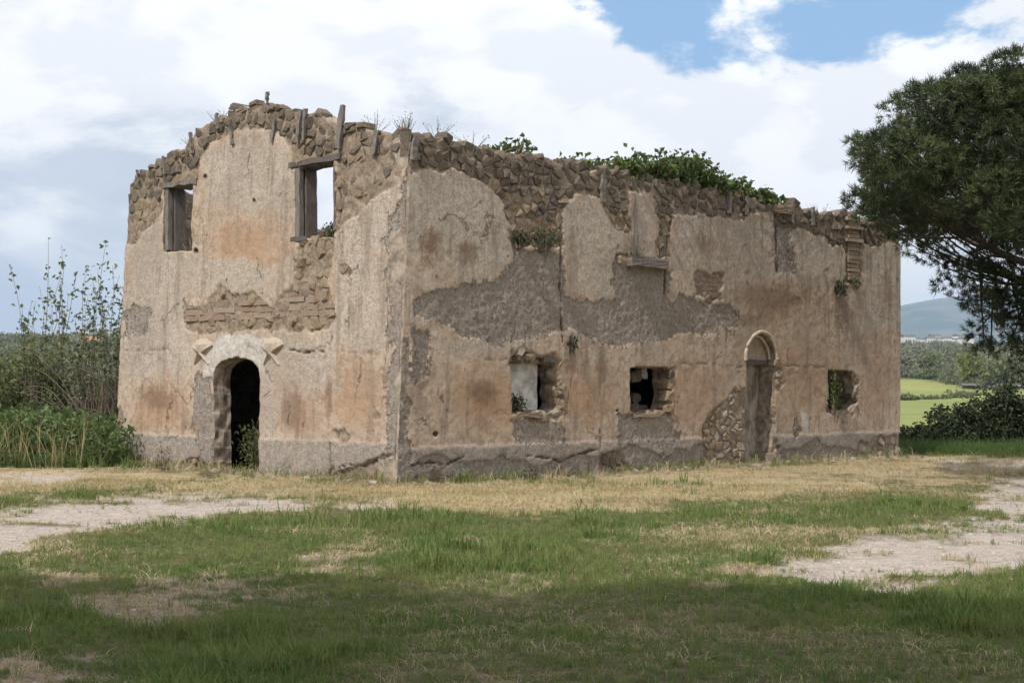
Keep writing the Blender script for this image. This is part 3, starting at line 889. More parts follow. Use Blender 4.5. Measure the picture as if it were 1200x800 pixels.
# lunette over the right door: recessed plaster, its lintel and two moulded arches
a, b2 = wr(870, 421), wr(908, 386)
add_part('tympanum', rough_block((a[0] - .02, a[1]), (b2[0] + 0.05, b2[1] + 0.12), PR, -0.26, -0.13, 8, 0.008, 9), TYMP)
add_part('lintel', rough_block((a[0] - .02, a[1] - 0.10), (b2[0] - 0.0, a[1] - 0.005), PR, -0.30, -0.11, 4, 0.008, 11), DARKWOOD)
for rr, dd, th, pts in ((0.045, 0.045, 1.0, [(871.5, 422), (871.5, 412), (874, 403), (880, 393.5), (889, 388), (898, 391), (904, 400), (907.5, 412), (908.5, 421)]), (0.035, -0.07, 1.0, [(875, 421), (875, 411), (878, 402), (883, 396), (889, 392.5), (896, 396), (901, 404), (904, 413), (905, 421)])):
    pp = np.array([PR(*np.array(wr(*p)), dd) for p in pts])
    t = np.linspace(0, len(pp) - 1, 24)
    sm = np.stack([np.interp(t, np.arange(len(pp)), pp[:, k]) for k in range(3)], -1)
    add_part('arch_moulding', tube(sm, np.full(24, rr) * (1 + 0.25 * vn(t * 3, t * 0, 5)), 8), PALEMOLD, smooth=True)
# sill slab of the second window and the ledge of a vanished upper window
a, b2 = wr(740, 489), wr(771, 484)
add_part('window_sill', rough_block(a, b2, PR, -0.2, 0.06, 4, 0.015, 13), PALESTONE)
a, b2 = wr(733, 311), wr(776, 305)
add_part('ledge', rough_block(a, b2, PR, -0.05, 0.17, 5, 0.012, 15), GREYWOOD, label='dark weathered ledge of a vanished upper window')
add_part('ledge', rough_block(wr(904, 249), wr(931, 244), PR, -0.02, 0.09, 5, 0.02, 17), PALESTONE)
add_part('window_sill', rough_block((wr(603, 487)[0], wr(603, 489)[1]), (wr(632, 481)[0], wr(632, 482)[1]), PR, -0.25, 0.06, 5, 0.03, 19), OCHRESTONE)

# wooden window frames of the left facade
def board(p0, p1, w, t, Pf, wf, d, name, mat, jitter=0.006, label=None):
    a, b = np.array(wf(*p0)), np.array(wf(*p1))
    k = 7
    tt = np.linspace(0, 1, k)
    dirv = (b - a) / np.linalg.norm(b - a)
    nrm = np.array([-dirv[1], dirv[0]])
    V = []
    for q in tt:
        c = a + (b - a) * q
        for s, dd in ((-1, 0), (1, 0), (1, 1), (-1, 1)):
            j = rng.normal(0, jitter, 3)
            uv = c + nrm * (s * w / 2 + j[0])
            V.append(Pf(uv[0], uv[1] + j[1] * 0.5, d + (dd - 0.0) * t + j[2] * 0.5))
    V = np.array(V)
    fs = [[i * 4 + j, i * 4 + (j + 1) % 4, i * 4 + 4 + (j + 1) % 4, i * 4 + 4 + j] for i in range(k - 1) for j in range(4)]
    fs += [[0, 3, 2, 1], [(k - 1) * 4 + j for j in range(4)]]
    return add_part(name, (V, np.array(fs)), mat, label=label)


for op, lint in (('window', ((341, 195), (401, 184))), ('small_window', ((192, 219), (233, 212)))):
    board(*lint, 0.095, 0.42, PL, wl, -0.36, 'lintel', DARKWOOD if op == 'window' else GREYWOOD, 0.012)
board((350, 278), (350, 197), 0.11, 0.10, PL, wl, -0.07, 'jamb_board', GREYWOOD)
board((353.2, 278), (353.2, 196), 0.04, 0.24, PL, wl, -0.34, 'jamb_board', DARKWOOD)
board((393, 270), (393, 190), 0.06, 0.10, PL, wl, -0.08, 'jamb_board', DARKWOOD)
board((196.3, 293), (196.3, 221), 0.10, 0.10, PL, wl, -0.08, 'jamb_board', GREYWOOD)
board((199.6, 293), (199.6, 221), 0.04, 0.24, PL, wl, -0.34, 'jamb_board', DARKWOOD)
board((227, 290), (227, 216), 0.05, 0.08, PL, wl, -0.08, 'jamb_board', DARKWOOD)
board((343, 281), (362, 279), 0.07, 0.2, PL, wl, -0.14, 'jamb_board', DARKWOOD)

# stubs of the roof battens left in the wall head
for p0, p1, w in (((352, 168), (356, 130), .10), ((359, 166), (361.5, 128), .08), ((399.5, 175), (405, 124.5), .13), ((441, 181), (446, 153), .12), ((228.5, 181), (226, 156), .07), ((197, 205), (194, 184), .06), ((259.5, 152), (257, 134), .06), ((322.5, 168), (325, 142), .08), ((276, 170), (274, 150), .07), ((316.5, 124), (317, 109), .045), ((166, 214), (164, 200), .05)):
    board(p0, p1, w * .85, 0.06, PL, wl, 0.035, 'batten_stub', GREYWOOD, 0.011)
for p0, p1, w in (((480.5, 188), (484, 158), .12), ((703, 237), (704, 205), .13), ((851.5, 250), (852, 225), .10), ((871.5, 252), (872, 229), .09), ((925.5, 262), (926, 238), .10), ((949, 264), (949.5, 243), .10), ((738, 300), (740, 226), .05)):
    board(p0, p1, w * .85, 0.06, PR, wr, 0.04, 'batten_stub', GREYWOOD, 0.011)

# carved four-petalled ornaments either side of the left door
def ornament(cx, cy, s):
    u0, v0 = wl(cx, cy)
    ku = abs(wl(cx + 1, cy)[0] - u0); kv = abs(wl(cx, cy + 1)[1] - v0)
    V, T = [], []
    def pt(x, y, d):
        V.append(PL(u0 - x * s * ku, v0 - y * s * kv, 0.03 + d))
        return len(V) - 1
    # fan: a shell rising towards its sharp lower edges
    top = [pt(x, y, 0.0) for x, y in ((-13, -8.5), (-12.5, -12), (-9, -16.5), (-4, -19), (1, -19.5), (6, -18), (10.5, -14.5), (13, -11), (13, -8.5))]
    low = [pt(x, y, d) for x, y, d in ((-13, -8.5, .05), (-9, -5.5, .08), (-5, -2.5, .09), (0, 1.5, .07), (5, -2.5, .09), (9, -5.5, .08), (13, -8.5, .05))]
    mid = [pt(x, y, d) for x, y, d in ((-8, -10.5, .06), (-4, -10, .085), (0, -9.5, .095), (4, -10, .085), (8, -10.5, .06))]
    bk = [pt(x, y, -.03) for x, y in ((-13, -7), (-9, -4), (-5, -1), (0, 3), (5, -1), (9, -4), (13, -7))]
    ring = top[::-1] + [low[0]]
    T += [[top[0], low[0], mid[0]], [top[0], mid[0], top[1]], [top[1], mid[0], top[2]], [top[2], mid[0], mid[1]], [top[2], mid[1], top[3]], [top[3], mid[1], mid[2]], [top[3], mid[2], top[4]], [top[4], mid[2], top[5]], [top[5], mid[2], mid[3]], [top[5], mid[3], top[6]], [top[6], mid[3], mid[4]], [top[6], mid[4], top[7]], [top[7], mid[4], top[8]], [top[8], mid[4], low[6]],
          [low[0], low[1], mid[0]], [low[1], low[2], mid[0]], [low[2], mid[1], mid[0]], [low[2], mid[2], mid[1]], [low[2], low[3], mid[2]], [low[3], low[4], mid[2]], [low[4], mid[3], mid[2]], [low[4], mid[4], mid[3]], [low[4], low[5], mid[4]], [low[5], low[6], mid[4]]]
    for i in range(6):
        T += [[low[i], bk[i], bk[i + 1]], [low[i], bk[i + 1], low[i + 1]]]
    for sg in (-1, 1):     # the two legs of the cross, ridged
        o = [pt(x * sg, y, -.02) for x, y in ((0, -1), (-1.5, 5), (4.5, 14), (9.5, 17), (10.5, 15), (6.5, 7), (2.5, 1))]
        r = [pt(1.0 * sg, 1.5, .11), pt(8.5 * sg, 14.5, .05)]
        T += [[o[0], o[1], r[0]], [o[1], o[2], r[0]], [o[2], r[1], r[0]], [o[2], o[3], r[1]], [o[3], o[4], r[1]], [o[4], o[5], r[1]], [o[5], r[0], r[1]], [o[5], o[6], r[0]], [o[6], o[0], r[0]]]
    add_part('ornament', (np.array(V), np.array(T)), STARMAT)
ornament(239.5, 413, 0.92)
ornament(321.5, 412.5, 1.0)

# brick courses over the left door
def brick_box(u0, u1, v0, v1, Pf, d0, d1, amp=0.006):
    V = np.array([[u0, v0, d0], [u1, v0, d0], [u1, v1, d0], [u0, v1, d0], [u0, v0, d1], [u1, v0, d1], [u1, v1, d1], [u0, v1, d1]])
    V = V + rng.normal(0, amp, V.shape)
    V[4:, 2] = V[4:, 2].mean()
    return Pf(V[:, 0], V[:, 1], V[:, 2]), CUBEF


ua, ub = wl(403, 366)[0], wl(219, 372)[0]
vA = wl(219, 377)[1]
vB = wl(403, 369)[1]
for r in range(3):
    u = ua + rng.uniform(0, .2)
    while u < ub - 0.1:
        w = min(rng.uniform(0.32, 0.6), ub - u)
        t = (u - ua) / (ub - ua)
        v = vB * (1 - t) + vA * t + r * 0.125 + rng.normal(0, 0.008)
        if rng.random() > 0.10 + 0.18 * (r == 2):
            add_part('brick', brick_box(u + .008, u + w - .008, v, v + 0.088, PL, -0.05, 0.022 + rng.uniform(-.015, .018), .009), BRICK)
        u += w
# bricks of the blocked niche and of the pier at the far end
u0, v0 = wr(815, 345); u1, v1 = wr(842, 321)
for r in range(5):
    u = u0 + rng.uniform(-.06, .04)
    hh = (v1 - v0) / 5
    while u < u1 - .05:
        w = min(rng.uniform(.16, .26), u1 - u)
        if rng.random() > .12:
            add_part('brick', brick_box(u + .01, u + w - .01, v0 + r * hh + .01, v0 + (r + 1) * hh - .012, PR, -0.08, 0.005 + rng.uniform(-.01, .02)), BRICK)
        u += w
u0, v0 = wr(991, 328); u1, v1 = wr(1005, 256)
n = 15
for r in range(n):
    h = (v1 - v0) / n
    cap = r in (9, 12, 14)
    e = 0.12 if cap else 0.0
    add_part('brick', brick_box(u0 - e + rng.uniform(0, .04), u1 + e * .7 - rng.uniform(0, .04), v0 + r * h + .008, v0 + (r + 1) * h - .012, PR, -0.05, 0.05 + e * .5 + rng.uniform(-.015, .02)), PALESTONE if cap else BRICK)

# ------------------------------------------------------------------ stones
STONES = []
for k in range(10):
    bm = bmesh.new()
    bmesh.ops.create_cube(bm, size=1.0)
    bmesh.ops.subdivide_edges(bm, edges=bm.edges[:], cuts=1, use_grid_fill=True)
    for v in bm.verts:
        p = v.co.copy()
        r = p.length
        q = p.normalized() * 0.62
        v.co = p.lerp(q, 0.30)
        v.co += Vector((random.uniform(-1, 1), random.uniform(-1, 1), random.uniform(-1, 1))) * 0.11
    me = bpy.data.meshes.new('stone')
    bm.to_mesh(me)
    bm.free()
    V = np.array([v.co for v in me.vertices])
    V = (V - (V.max(0) + V.min(0)) / 2) / (V.max(0) - V.min(0))
    me.vertices.foreach_set('co', V.ravel())
    STONES.append((V, np.array([list(p.vertices) for p in me.polygons])))
    bpy.data.meshes.remove(me)

plan = []      # (screen area, vertices, faces, material, wall)


def clip(poly, nx, ny, c):
    """keep the side where n.p <= c"""
    out = []
    for i in range(len(poly)):
        a, b = poly[i - 1], poly[i]
        da, db = a[0] * nx + a[1] * ny - c, b[0] * nx + b[1] * ny - c
        if (da <= 0) != (db <= 0):
            t = da / (da - db)
            out.append((a[0] + (b[0] - a[0]) * t, a[1] + (b[1] - a[1]) * t))
        if db <= 0: out.append(b)
    return out


def lay(side, polyset, row, wid, mat_f, proud, gap=0.005):
    L, Pf, top = (LL, PL, TOP_L) if side == 'L' else (LR, PR, TOP_R)
    S = []
    v = -0.1
    while v < 7.0:
        h = rng.uniform(*row)
        u = rng.uniform(-.3, -.1)
        while u < L + 0.3:
            w = rng.uniform(*wid) * (0.6 if rng.random() < .22 else 1)
            q = 2 if rng.random() < .2 else 1
            for k in range(q):
                S.append((u + w / 2 + rng.normal(0, .02), v + h * (k + .5) / q + rng.normal(0, h * .16) + 0.06 * float(fbm(np.array(u * .9), np.array(v * .5), 90, 2))))
            u += w
        v += h
    S = np.array(S)
    P = Pf(S[:, 0], S[:, 1])
    px, py = project(P)
    so = 11 if side == 'L' else 47
    nzf = lambda U, W: fbm(U * 3.2, W * 3.2, so, 5, 0.6) * 9 * .8
    st = polys(px, py, polyset, nzf(S[:, 0], S[:, 1]), 1.2)
    ok = (st > .5) & (py < 578) & (py > top_y(px, top) + 3.0 - 5 * rng.random(len(S)) ** 2)
    ok &= (S[:, 0] > 0.02) & (S[:, 0] < L - 0.02)
    for p in (OPEN_L if side == 'L' else OPEN_R).values():
        ok &= sdf(px, py, p) > 1.0
    if side == 'R':
        ok &= ~((px > 988) & (px < 1007) & (py > 256) & (py < 330)) & ~((px > 812) & (px < 845) & (py > 318) & (py < 346))
    else:
        ok &= ~((px > 217) & (px < 404) & (np.abs(py - (374 - (px - 219) * 0.043) + 8) < 9))
    for i in np.nonzero(ok)[0]:
        c = S[i]
        d2 = ((S - c) ** 2).sum(1)
        nb = np.argsort(d2)[1:16]
        R = 0.3
        poly = [(-R, -R * .8), (R, -R * .8), (R, R * .8), (-R, R * .8)]
        for k in nb:
            e = S[k] - c
            l = math.hypot(*e)
            if l < 1e-4: continue
            poly = clip(poly, e[0] / l, e[1] / l, l / 2 - gap * rng.uniform(.5, 1.6))
            if len(poly) < 3: break
        lo = (BAT * c[1] / HH - .04) if side == 'R' else -.03
        if len(poly) >= 3: poly = clip(poly, -1, 0, c[0] - lo)
        if len(poly) >= 3: poly = clip(poly, 1, 0, L + .03 - c[0])
        if len(poly) < 3: continue
        Q = np.array(poly)
        # merge short edges
        keep = np.hypot(*(Q - np.roll(Q, 1, 0)).T) > 0.035
        if keep.sum() >= 4: Q = Q[keep]
        area = 0.5 * abs(np.dot(Q[:, 0], np.roll(Q[:, 1], 1)) - np.dot(Q[:, 1], np.roll(Q[:, 0], 1)))
        if area < 0.004: continue
        n = len(Q)
        m = Q.mean(0)
        pr = proud(px[i], py[i]) + rng.uniform(-.025, .02)
        if rng.random() < (.30 if side == 'L' and (px[i] > 395 or py[i] > 280) else .04): continue
        wx, wy = project(Pf(Q[:, 0] + c[0], Q[:, 1] + c[1]))
        inpl = polys(wx, wy, polyset, nzf(Q[:, 0] + c[0], Q[:, 1] + c[1]), 1.2)
        tx, ty = rng.normal(0, .10, 2)
        dd = pr + Q[:, 0] * tx + Q[:, 1] * ty + rng.normal(0, .008, n)
        dd = np.where((inpl < .5) & (wy > top_y(wx, top) + 6), np.minimum(dd, 0.03), dd)
        r1 = m + (Q - m) * rng.uniform(.93, 1.0, (n, 1))
        r2 = m + (Q - m) * rng.uniform(.66, .86, (n, 1)) + rng.normal(0, .006, (n, 2))
        V = [Pf(Q[:, 0] + c[0], Q[:, 1] + c[1], np.full(n, -.2)), Pf(r1[:, 0] + c[0], r1[:, 1] + c[1], dd - rng.uniform(.025, .045, n)), Pf(r2[:, 0] + c[0], r2[:, 1] + c[1], dd + rng.normal(0, .006, n)), Pf(np.array([m[0] + c[0]]), np.array([m[1] + c[1]]), np.array([dd.mean() + rng.uniform(0, .02)]))]
        V = np.vstack(V)
        k = np.arange(n); k2 = (k + 1) % n
        fq = np.vstack([np.stack([k, k2, n + k2, n + k], -1), np.stack([n + k, n + k2, 2 * n + k2, 2 * n + k], -1)])
        ft = np.stack([2 * n + k, 2 * n + k2, np.full(n, 3 * n)], -1)
        sc = F / np.linalg.norm(P[i] - EYE)
        plan.append((area * sc * sc * (0.73 if side == 'R' else .72), V, [fq, ft], mat_f(px[i], py[i]), side))


def mat_l(px, py):
    ty = top_y(px, TOP_L)
    if py > 480: return PALESTONE if px > 380 else OCHRESTONE
    if py > 300: return OCHRESTONE
    if py - ty < 34: return DARKSTONE
    return OCHRESTONE if rng.random() < .7 else DARKSTONE


def mat_r(px, py):
    if 815 < px < 880 and py > 455: return PALESTONE if py < 505 and px > 842 else (OCHRESTONE if rng.random() < .6 else PALESTONE)
    if py > 400 and px < 1000 and not 690 < px < 740: return OCHRESTONE if rng.random() < .7 else PALESTONE
    if py > 480: return DARKSTONE if px < 800 else PALESTONE
    if py - top_y(px, TOP_R) > 45: return OCHRESTONE if rng.random() < .55 else DARKSTONE
    return DARKSTONE


def proud_l(px, py):
    if py > 290: return 0.03
    if (px > 395 and py > 178) or py > 232: return 0.02
    return 0.036
def proud_r(px, py):
    return 0.032 if py > 310 else 0.044


lay('L', S_L, (0.12, 0.25), (0.16, 0.38), mat_l, proud_l)
lay('R', S_R, (0.12, 0.25), (0.16, 0.38), mat_r, proud_r)
plan.sort(key=lambda t: -t[0])
NB = 262
for area, V, fs, mat, side in plan[:NB]:
    mk('stone', V, fs, mat, wall_l if side == 'L' else wall_r)
for side, w in (('L', wall_l), ('R', wall_r)):
    rest = [p for p in plan[NB:] if p[4] == side]
    mats, mb = [], MB()
    for p in rest:
        if p[3] not in mats: mats.append(p[3])
    for mt in mats:
        mb2 = MB()
        for p in rest:
            if p[3] is mt: mb2.add(p[1], p[2])
        tag(mb2.build('stone_rubble', mt, w), kind='stuff')
print('stones', len(plan))


# stones laid bare in the jambs and lying inside the openings
def put_stone(pxx, pyy, d, w, h, t, mat):
    u, v = wr(pxx, pyy, d)
    V, fq = STONES[rng.integers(len(STONES))]
    V = V * np.array([w, h, t])
    a = rng.normal(0, .2)
    x, y = V[:, 0] * math.cos(a) - V[:, 1] * math.sin(a), V[:, 0] * math.sin(a) + V[:, 1] * math.cos(a)
    mk('stone', PR(u + x, v + y, d + V[:, 2]), [fq], mat, wall_r)


for pxx, pyy, d, w, h, t, mt in ((653, 428, -.08, .22, .17, .3, OCHRESTONE), (651, 440, -.10, .2, .2, .3, OCHRESTONE), (654, 452, -.06, .22, .16, .3, OCHRESTONE), (651, 463, -.1, .2, .18, .3, DARKSTONE), (655, 475, -.06, .24, .17, .3, OCHRESTONE), (646, 484, -.08, .26, .14, .3, PALESTONE), (618, 418, -.04, .3, .14, .2, OCHRESTONE), (640, 421, -.05, .34, .13, .2, DARKSTONE), (606, 421, -.05, .2, .12, .2, DARKSTONE),
                                (782, 437, -.06, .18, .16, .3, DARKSTONE), (781, 449, -.09, .22, .22, .3, OCHRESTONE), (780, 464, -.08, .22, .27, .3, OCHRESTONE), (779, 478, -.06, .22, .15, .3, OCHRESTONE), (740, 478, -.55, .30, .22, .25, DARKSTONE), (750, 480, -.6, .26, .2, .25, DARKSTONE), (741, 466, -.6, .26, .2, .25, DARKSTONE), (742, 441, -.5, .3, .26, .2, DARKSTONE),
                                (1000, 444, -.08, .2, .17, .3, OCHRESTONE), (999, 455, -.08, .2, .17, .3, PALESTONE), (1000, 466, -.08, .22, .18, .3, OCHRESTONE), (998, 477, -.08, .26, .16, .3, PALESTONE),
                                (906, 426, -.06, .24, .16, .3, OCHRESTONE), (908, 437, -.08, .24, .16, .3, PALESTONE), (906, 449, -.08, .22, .18, .3, OCHRESTONE), (903, 535, -.05, .26, .2, .3, PALESTONE), (905, 470, -.1, .16, .26, .3, OCHRESTONE)):
    put_stone(pxx, pyy, d, w, h, t, mt)
a, b2 = wr(750, 443, -.5), wr(756, 431, -.5)
add_part('window_infill', rough_block(a, b2, PR, -0.62, -0.45, 4, 0.02, 27), WHITEWALL, label='small white remnant in the upper left of the dark window')

# ------------------------------------------------------------------ terrain
HOUSE_C = P0 + 0.5 * LR * DR + 0.5 * LL * DL


def terrain_z(x, y):
    r = np.hypot(x, y)
    a = np.arctan2(x, y)
    wob = fbm(np.cos(a) * 3 + 5, np.sin(a) * 3 + r / 400, 201, 3)
    z = np.interp(r, [0, 46, 90, 150, 270, 300, 420, 700, 1100, 1500, 1800, 2600, 4000, 9000], [0, 0, -1.2, -3.0, -0.2, -0.3, 4.0, 14, 27, 37, 51, 58, 70, 90])
    z = z + wob * np.interp(r, [0, 60, 150, 420, 1500, 9000], [0, 0, 0.6, 1.4, 5, 8])
    # gentle swell to the right hand edge of the fields
    z = z + np.interp(r, [0, 100, 260, 420], [0, 0, 1.0, 0.0]) * sst(a, 0.27, 0.36) * 1.2
    z = z + (fbm(x * 0.55, y * 0.55, 203, 3) * 0.05 + fbm(x * 2.2, y * 2.2, 205, 2) * 0.015) * (1 - sst(r, 40, 70))
    return z


def wood_edge(a):
    return np.interp(a, [-0.6, -0.2, 0.0, 0.255, 0.275, 0.30, 0.34, 0.6], [200, 300, 400, 415, 400, 340, 330, 330]) + 10 * fbm(a * 30, a * 0, 231, 3)


PATHS = [[(-30, 592), (60, 586), (130, 579), (240, 577), (330, 584), (385, 591), (330, 597), (270, 601), (200, 611), (140, 620), (90, 629), (40, 643), (-40, 650)],
         [(-30, 557), (60, 555), (95, 560), (60, 567), (-30, 570)],
         [(395, 590), (450, 583), (470, 589), (420, 596)],
         [(885, 674), (955, 652), (1000, 633), (1060, 626), (1130, 619), (1172, 602), (1230, 596), (1230, 668), (1120, 674), (1060, 690), (960, 690)],
         [(1125, 588), (1165, 566), (1230, 552), (1230, 630), (1140, 622), (1172, 600)],
         [(1100, 541), (1230, 540), (1230, 546), (1110, 545.5)]]
DIRT = [[(95, 708), (170, 686), (260, 668), (345, 658), (400, 647), (455, 643), (440, 656), (370, 672), (300, 690), (200, 716), (110, 724)], [(30, 668), (80, 660), (110, 668), (60, 680)], [(10, 800), (20, 776), (110, 770), (150, 800)], [(600, 690), (640, 684), (660, 692), (620, 700)], [(700, 668), (745, 662), (760, 670), (720, 678)], [(780, 678), (830, 672), (900, 678), (840, 694)], [(500, 640), (540, 630), (560, 634), (530, 644)]]
STRAW = [[(-60, 546), (140, 547), (300, 560), (470, 571), (640, 560), (880, 545), (1060, 534), (1260, 533), (1260, 553), (1120, 562), (900, 578), (800, 592), (640, 602), (520, 598), (400, 588), (250, 574), (-60, 580)]]


def gmask(x, y):
    z = np.zeros_like(x)
    px, py = project(np.stack([x, y, z], -1))
    front = y > 3
    n = fbm(x * 0.9, y * 0.9, 211, 5, 0.6)
    n2 = fbm(x * 3.5, y * 3.5, 213, 3)
    sy = np.clip((py - 440) / 200, 0.05, 2)
    n3 = fbm(x * 1.6 + 40, y * 1.1, 215, 4, 0.65)
    nz = (n * 26 + n2 * 11 + n3 * 16) * sy
    path = polys(px, py, PATHS, nz, 6.5) * front
    dirt = polys(px, py, DIRT, nz * 1.3, 8) * front
    straw = polys(px, py, STRAW, nz * 0.9, 6) * front * (1 - 0.65 * sst(fbm(x * 0.7, y * 1.1, 223, 5, .6), 0.1, 0.45))
    isl = sst(fbm(x * 0.9, y * 1.5, 221, 5, .62), 0.12, 0.36)
    path = path * (1 - (0.9 - 0.5 * (px > 850)) * isl)
    # everywhere else: scattered thin, dry and lush places
    lush = sst(fbm(x * 0.35, y * 0.35, 217, 4), -0.25, 0.35)
    dirt = np.maximum(dirt, sst(fbm(x * 0.8, y * 0.6, 219, 4), 0.46, 0.64) * 0.8)
    return px, py, path, dirt, straw, lush


def ground_mat():
    m, nt, b = new_mat('ground', 0.97)
    pos = nd(nt, 'ShaderNodeNewGeometry').outputs['Position']
    pa, st, di = attr(nt, 'cover')
    lu, fa, wo_ = attr(nt, 'cover_b')
    n1 = noise(nt, pos, 0.5, 6, 0.62)
    n2 = noise(nt, pos, 6.0, 6, 0.7)
    n3 = noise(nt, pos, 40.0, 4, 0.7)
    soil = mixc(nt, ramp(nt, n2, 0.35, 0.68), (0.07, 0.068, 0.032), (0.165, 0.14, 0.078))
    straw = mixc(nt, ramp(nt, n2, 0.3, 0.7), (0.33, 0.255, 0.145), (0.48, 0.39, 0.25))
    grav = mixc(nt, ramp(nt, mathn(nt, 'ADD', mathn(nt, 'MULTIPLY', n3, .6), mathn(nt, 'MULTIPLY', n2, .4)), 0.36, 0.6), (0.27, 0.225, 0.19), (0.52, 0.455, 0.40))
    dirt = mixc(nt, ramp(nt, n2, 0.35, 0.65), (0.17, 0.13, 0.10), (0.33, 0.265, 0.21))
    f1 = noise(nt, pos, 0.012, 4, 0.6)
    f2 = noise(nt, nd(nt, 'ShaderNodeMapping', {'Vector': pos, 'Rotation': (0, 0, 0.5), 'Scale': (0.02, 0.3, 1)}).outputs[0], 1.0, 4, 0.6)
    field = mixc(nt, ramp(nt, mathn(nt, 'ADD', mathn(nt, 'MULTIPLY', f1, .6), mathn(nt, 'MULTIPLY', f2, .4)), 0.38, 0.62), (0.18, 0.215, 0.065), (0.28, 0.285, 0.095))
    field = mixc(nt, mathn(nt, 'MULTIPLY', ramp(nt, n1, 0.5, 0.7), 0.35), field, (0.12, 0.16, 0.045))
    col = mixc(nt, st, soil, straw)
    col = mixc(nt, di, col, dirt)
    col = mixc(nt, pa, col, grav)
    col = mixc(nt, fa, col, field)
    col = mixc(nt, wo_, col, (0.07, 0.085, 0.04))
    setin(nt, b, 'Base Color', col)
    bump(nt, b, mathn(nt, 'ADD', n3, n2), 0.8, 0.03)
    return m


ang = np.concatenate([np.radians(np.linspace(-34, 34, 460)), np.radians(np.linspace(34, 326, 76))[1:-1]])
rad = np.concatenate([[0.3], np.linspace(2, 6, 8), np.geomspace(6.3, 60, 260)[0:], np.geomspace(63, 11000, 110)])
A_, R_ = np.meshgrid(ang, rad)
X, Y = (R_ * np.sin(A_)).ravel(), (R_ * np.cos(A_)).ravel()
Zt = terrain_z(X, Y)
na, nr = len(ang), len(rad)
ix = np.arange(na * nr).reshape(nr, na)
i2 = np.roll(ix, -1, 1)
gq = np.stack([ix[:-1], ix[1:], i2[1:], i2[:-1]], -1).reshape(-1, 4)
gpx, gpy, gpath, gdirt, gstraw, glush = gmask(X, Y)
Rr = np.hypot(X, Y)
Aa = np.arctan2(X, Y)
far = sst(Rr, 46, 60)
wood = sst(Rr - wood_edge(Aa), -8, 5)
fieldb = sst(np.sin(0) + Rr, 0, 1) * far
gpath = gpath - 0.0
Zt = Zt - 0.03 * gpath * (Rr < 60)
# foundations: never let the bumps rise over the wall foot
mk('ground', np.stack([X, Y, Zt], -1), [gq, np.array([list(ix[0])])], ground_mat(), None, True,
   {'cover': np.stack([gpath, gstraw, gdirt], -1), 'cover_b': np.stack([glush, fieldb, wood], -1)})
tag(bpy.data.objects['ground'], kind='structure')

# the blue ridge beyond the plain
mm, mnt, mb_ = new_mat('mountain', 1.0)
mpos = nd(mnt, 'ShaderNodeNewGeometry').outputs['Position']
setin(mnt, mb_, 'Base Color', mixc(mnt, ramp(mnt, noise(mnt, mpos, 0.004, 6, 0.6), 0.4, 0.62), (0.05, 0.075, 0.045), (0.13, 0.14, 0.09)))
ma = np.linspace(0.12, 0.95, 160)
V, rows = [], 14
tt = np.linspace(0, 1, rows)
for k, t in enumerate(tt):
    r = 6200 + 2600 * t
    ridge = np.interp(ma, [0.12, 0.2, 0.252, 0.275, 0.30, 0.33, 0.40, 0.5, 0.7, 0.95], [60, 190, 372, 402, 420, 424, 440, 380, 420, 200]) * 1.0
    prof = np.interp(t, [0, 0.3, 0.62, 1.0], [0, 0.36, 0.72, 1.0])
    z = 30 + prof * (ridge * (8800 / 7000) - 30) + fbm(ma * 26, ma * 0 + t * 3, 241, 4) * 42 * math.sin(math.pi * min(t, 0.93))
    V.append(np.stack([r * np.sin(ma), r * np.cos(ma), z], -1))
V.append(np.stack([9400 * np.sin(ma), 9400 * np.cos(ma), np.full(len(ma), -20.0)], -1))
V = np.vstack(V)
ixm = np.arange(len(V)).reshape(rows + 1, len(ma))
tag(mk('mountain', V, [np.stack([ixm[:-1, :-1], ixm[:-1, 1:], ixm[1:, 1:], ixm[1:, :-1]], -1).reshape(-1, 4)], mm, None, True), kind='structure')

# ------------------------------------------------------------------ grass
def tuft_mesh(name, n, h, spread, width, mat, lean=0.5, seg=2):
    v, f = [], []
    for k in range(n):
        a = rng.uniform(0, 6.283)
        r = spread * math.sqrt(rng.random())
        b = np.array([r * math.cos(a), r * math.sin(a), -0.01])
        ln = rng.normal(0, lean, 2)
        hh = h * rng.uniform(0.45, 1.15)
        w = width * rng.uniform(.6, 1.3)
        th = rng.uniform(0, 3.14)
        wv = np.array([math.cos(th), math.sin(th), 0]) * w / 2
        m1 = b + np.array([ln[0] * .25 * hh, ln[1] * .25 * hh, hh * .55])
        tip = b + np.array([ln[0] * hh * .85, ln[1] * hh * .85, hh * (1 - 0.35 * min(1, np.hypot(*ln)))])
        i = len(v)
        v += [b - wv, b + wv, m1 + wv * .75, m1 - wv * .75, tip]
        f += [[i, i + 1, i + 2], [i, i + 2, i + 3], [i + 3, i + 2, i + 4]]
    return mk(name, v, [np.array(f)], mat, None, True, link=False)


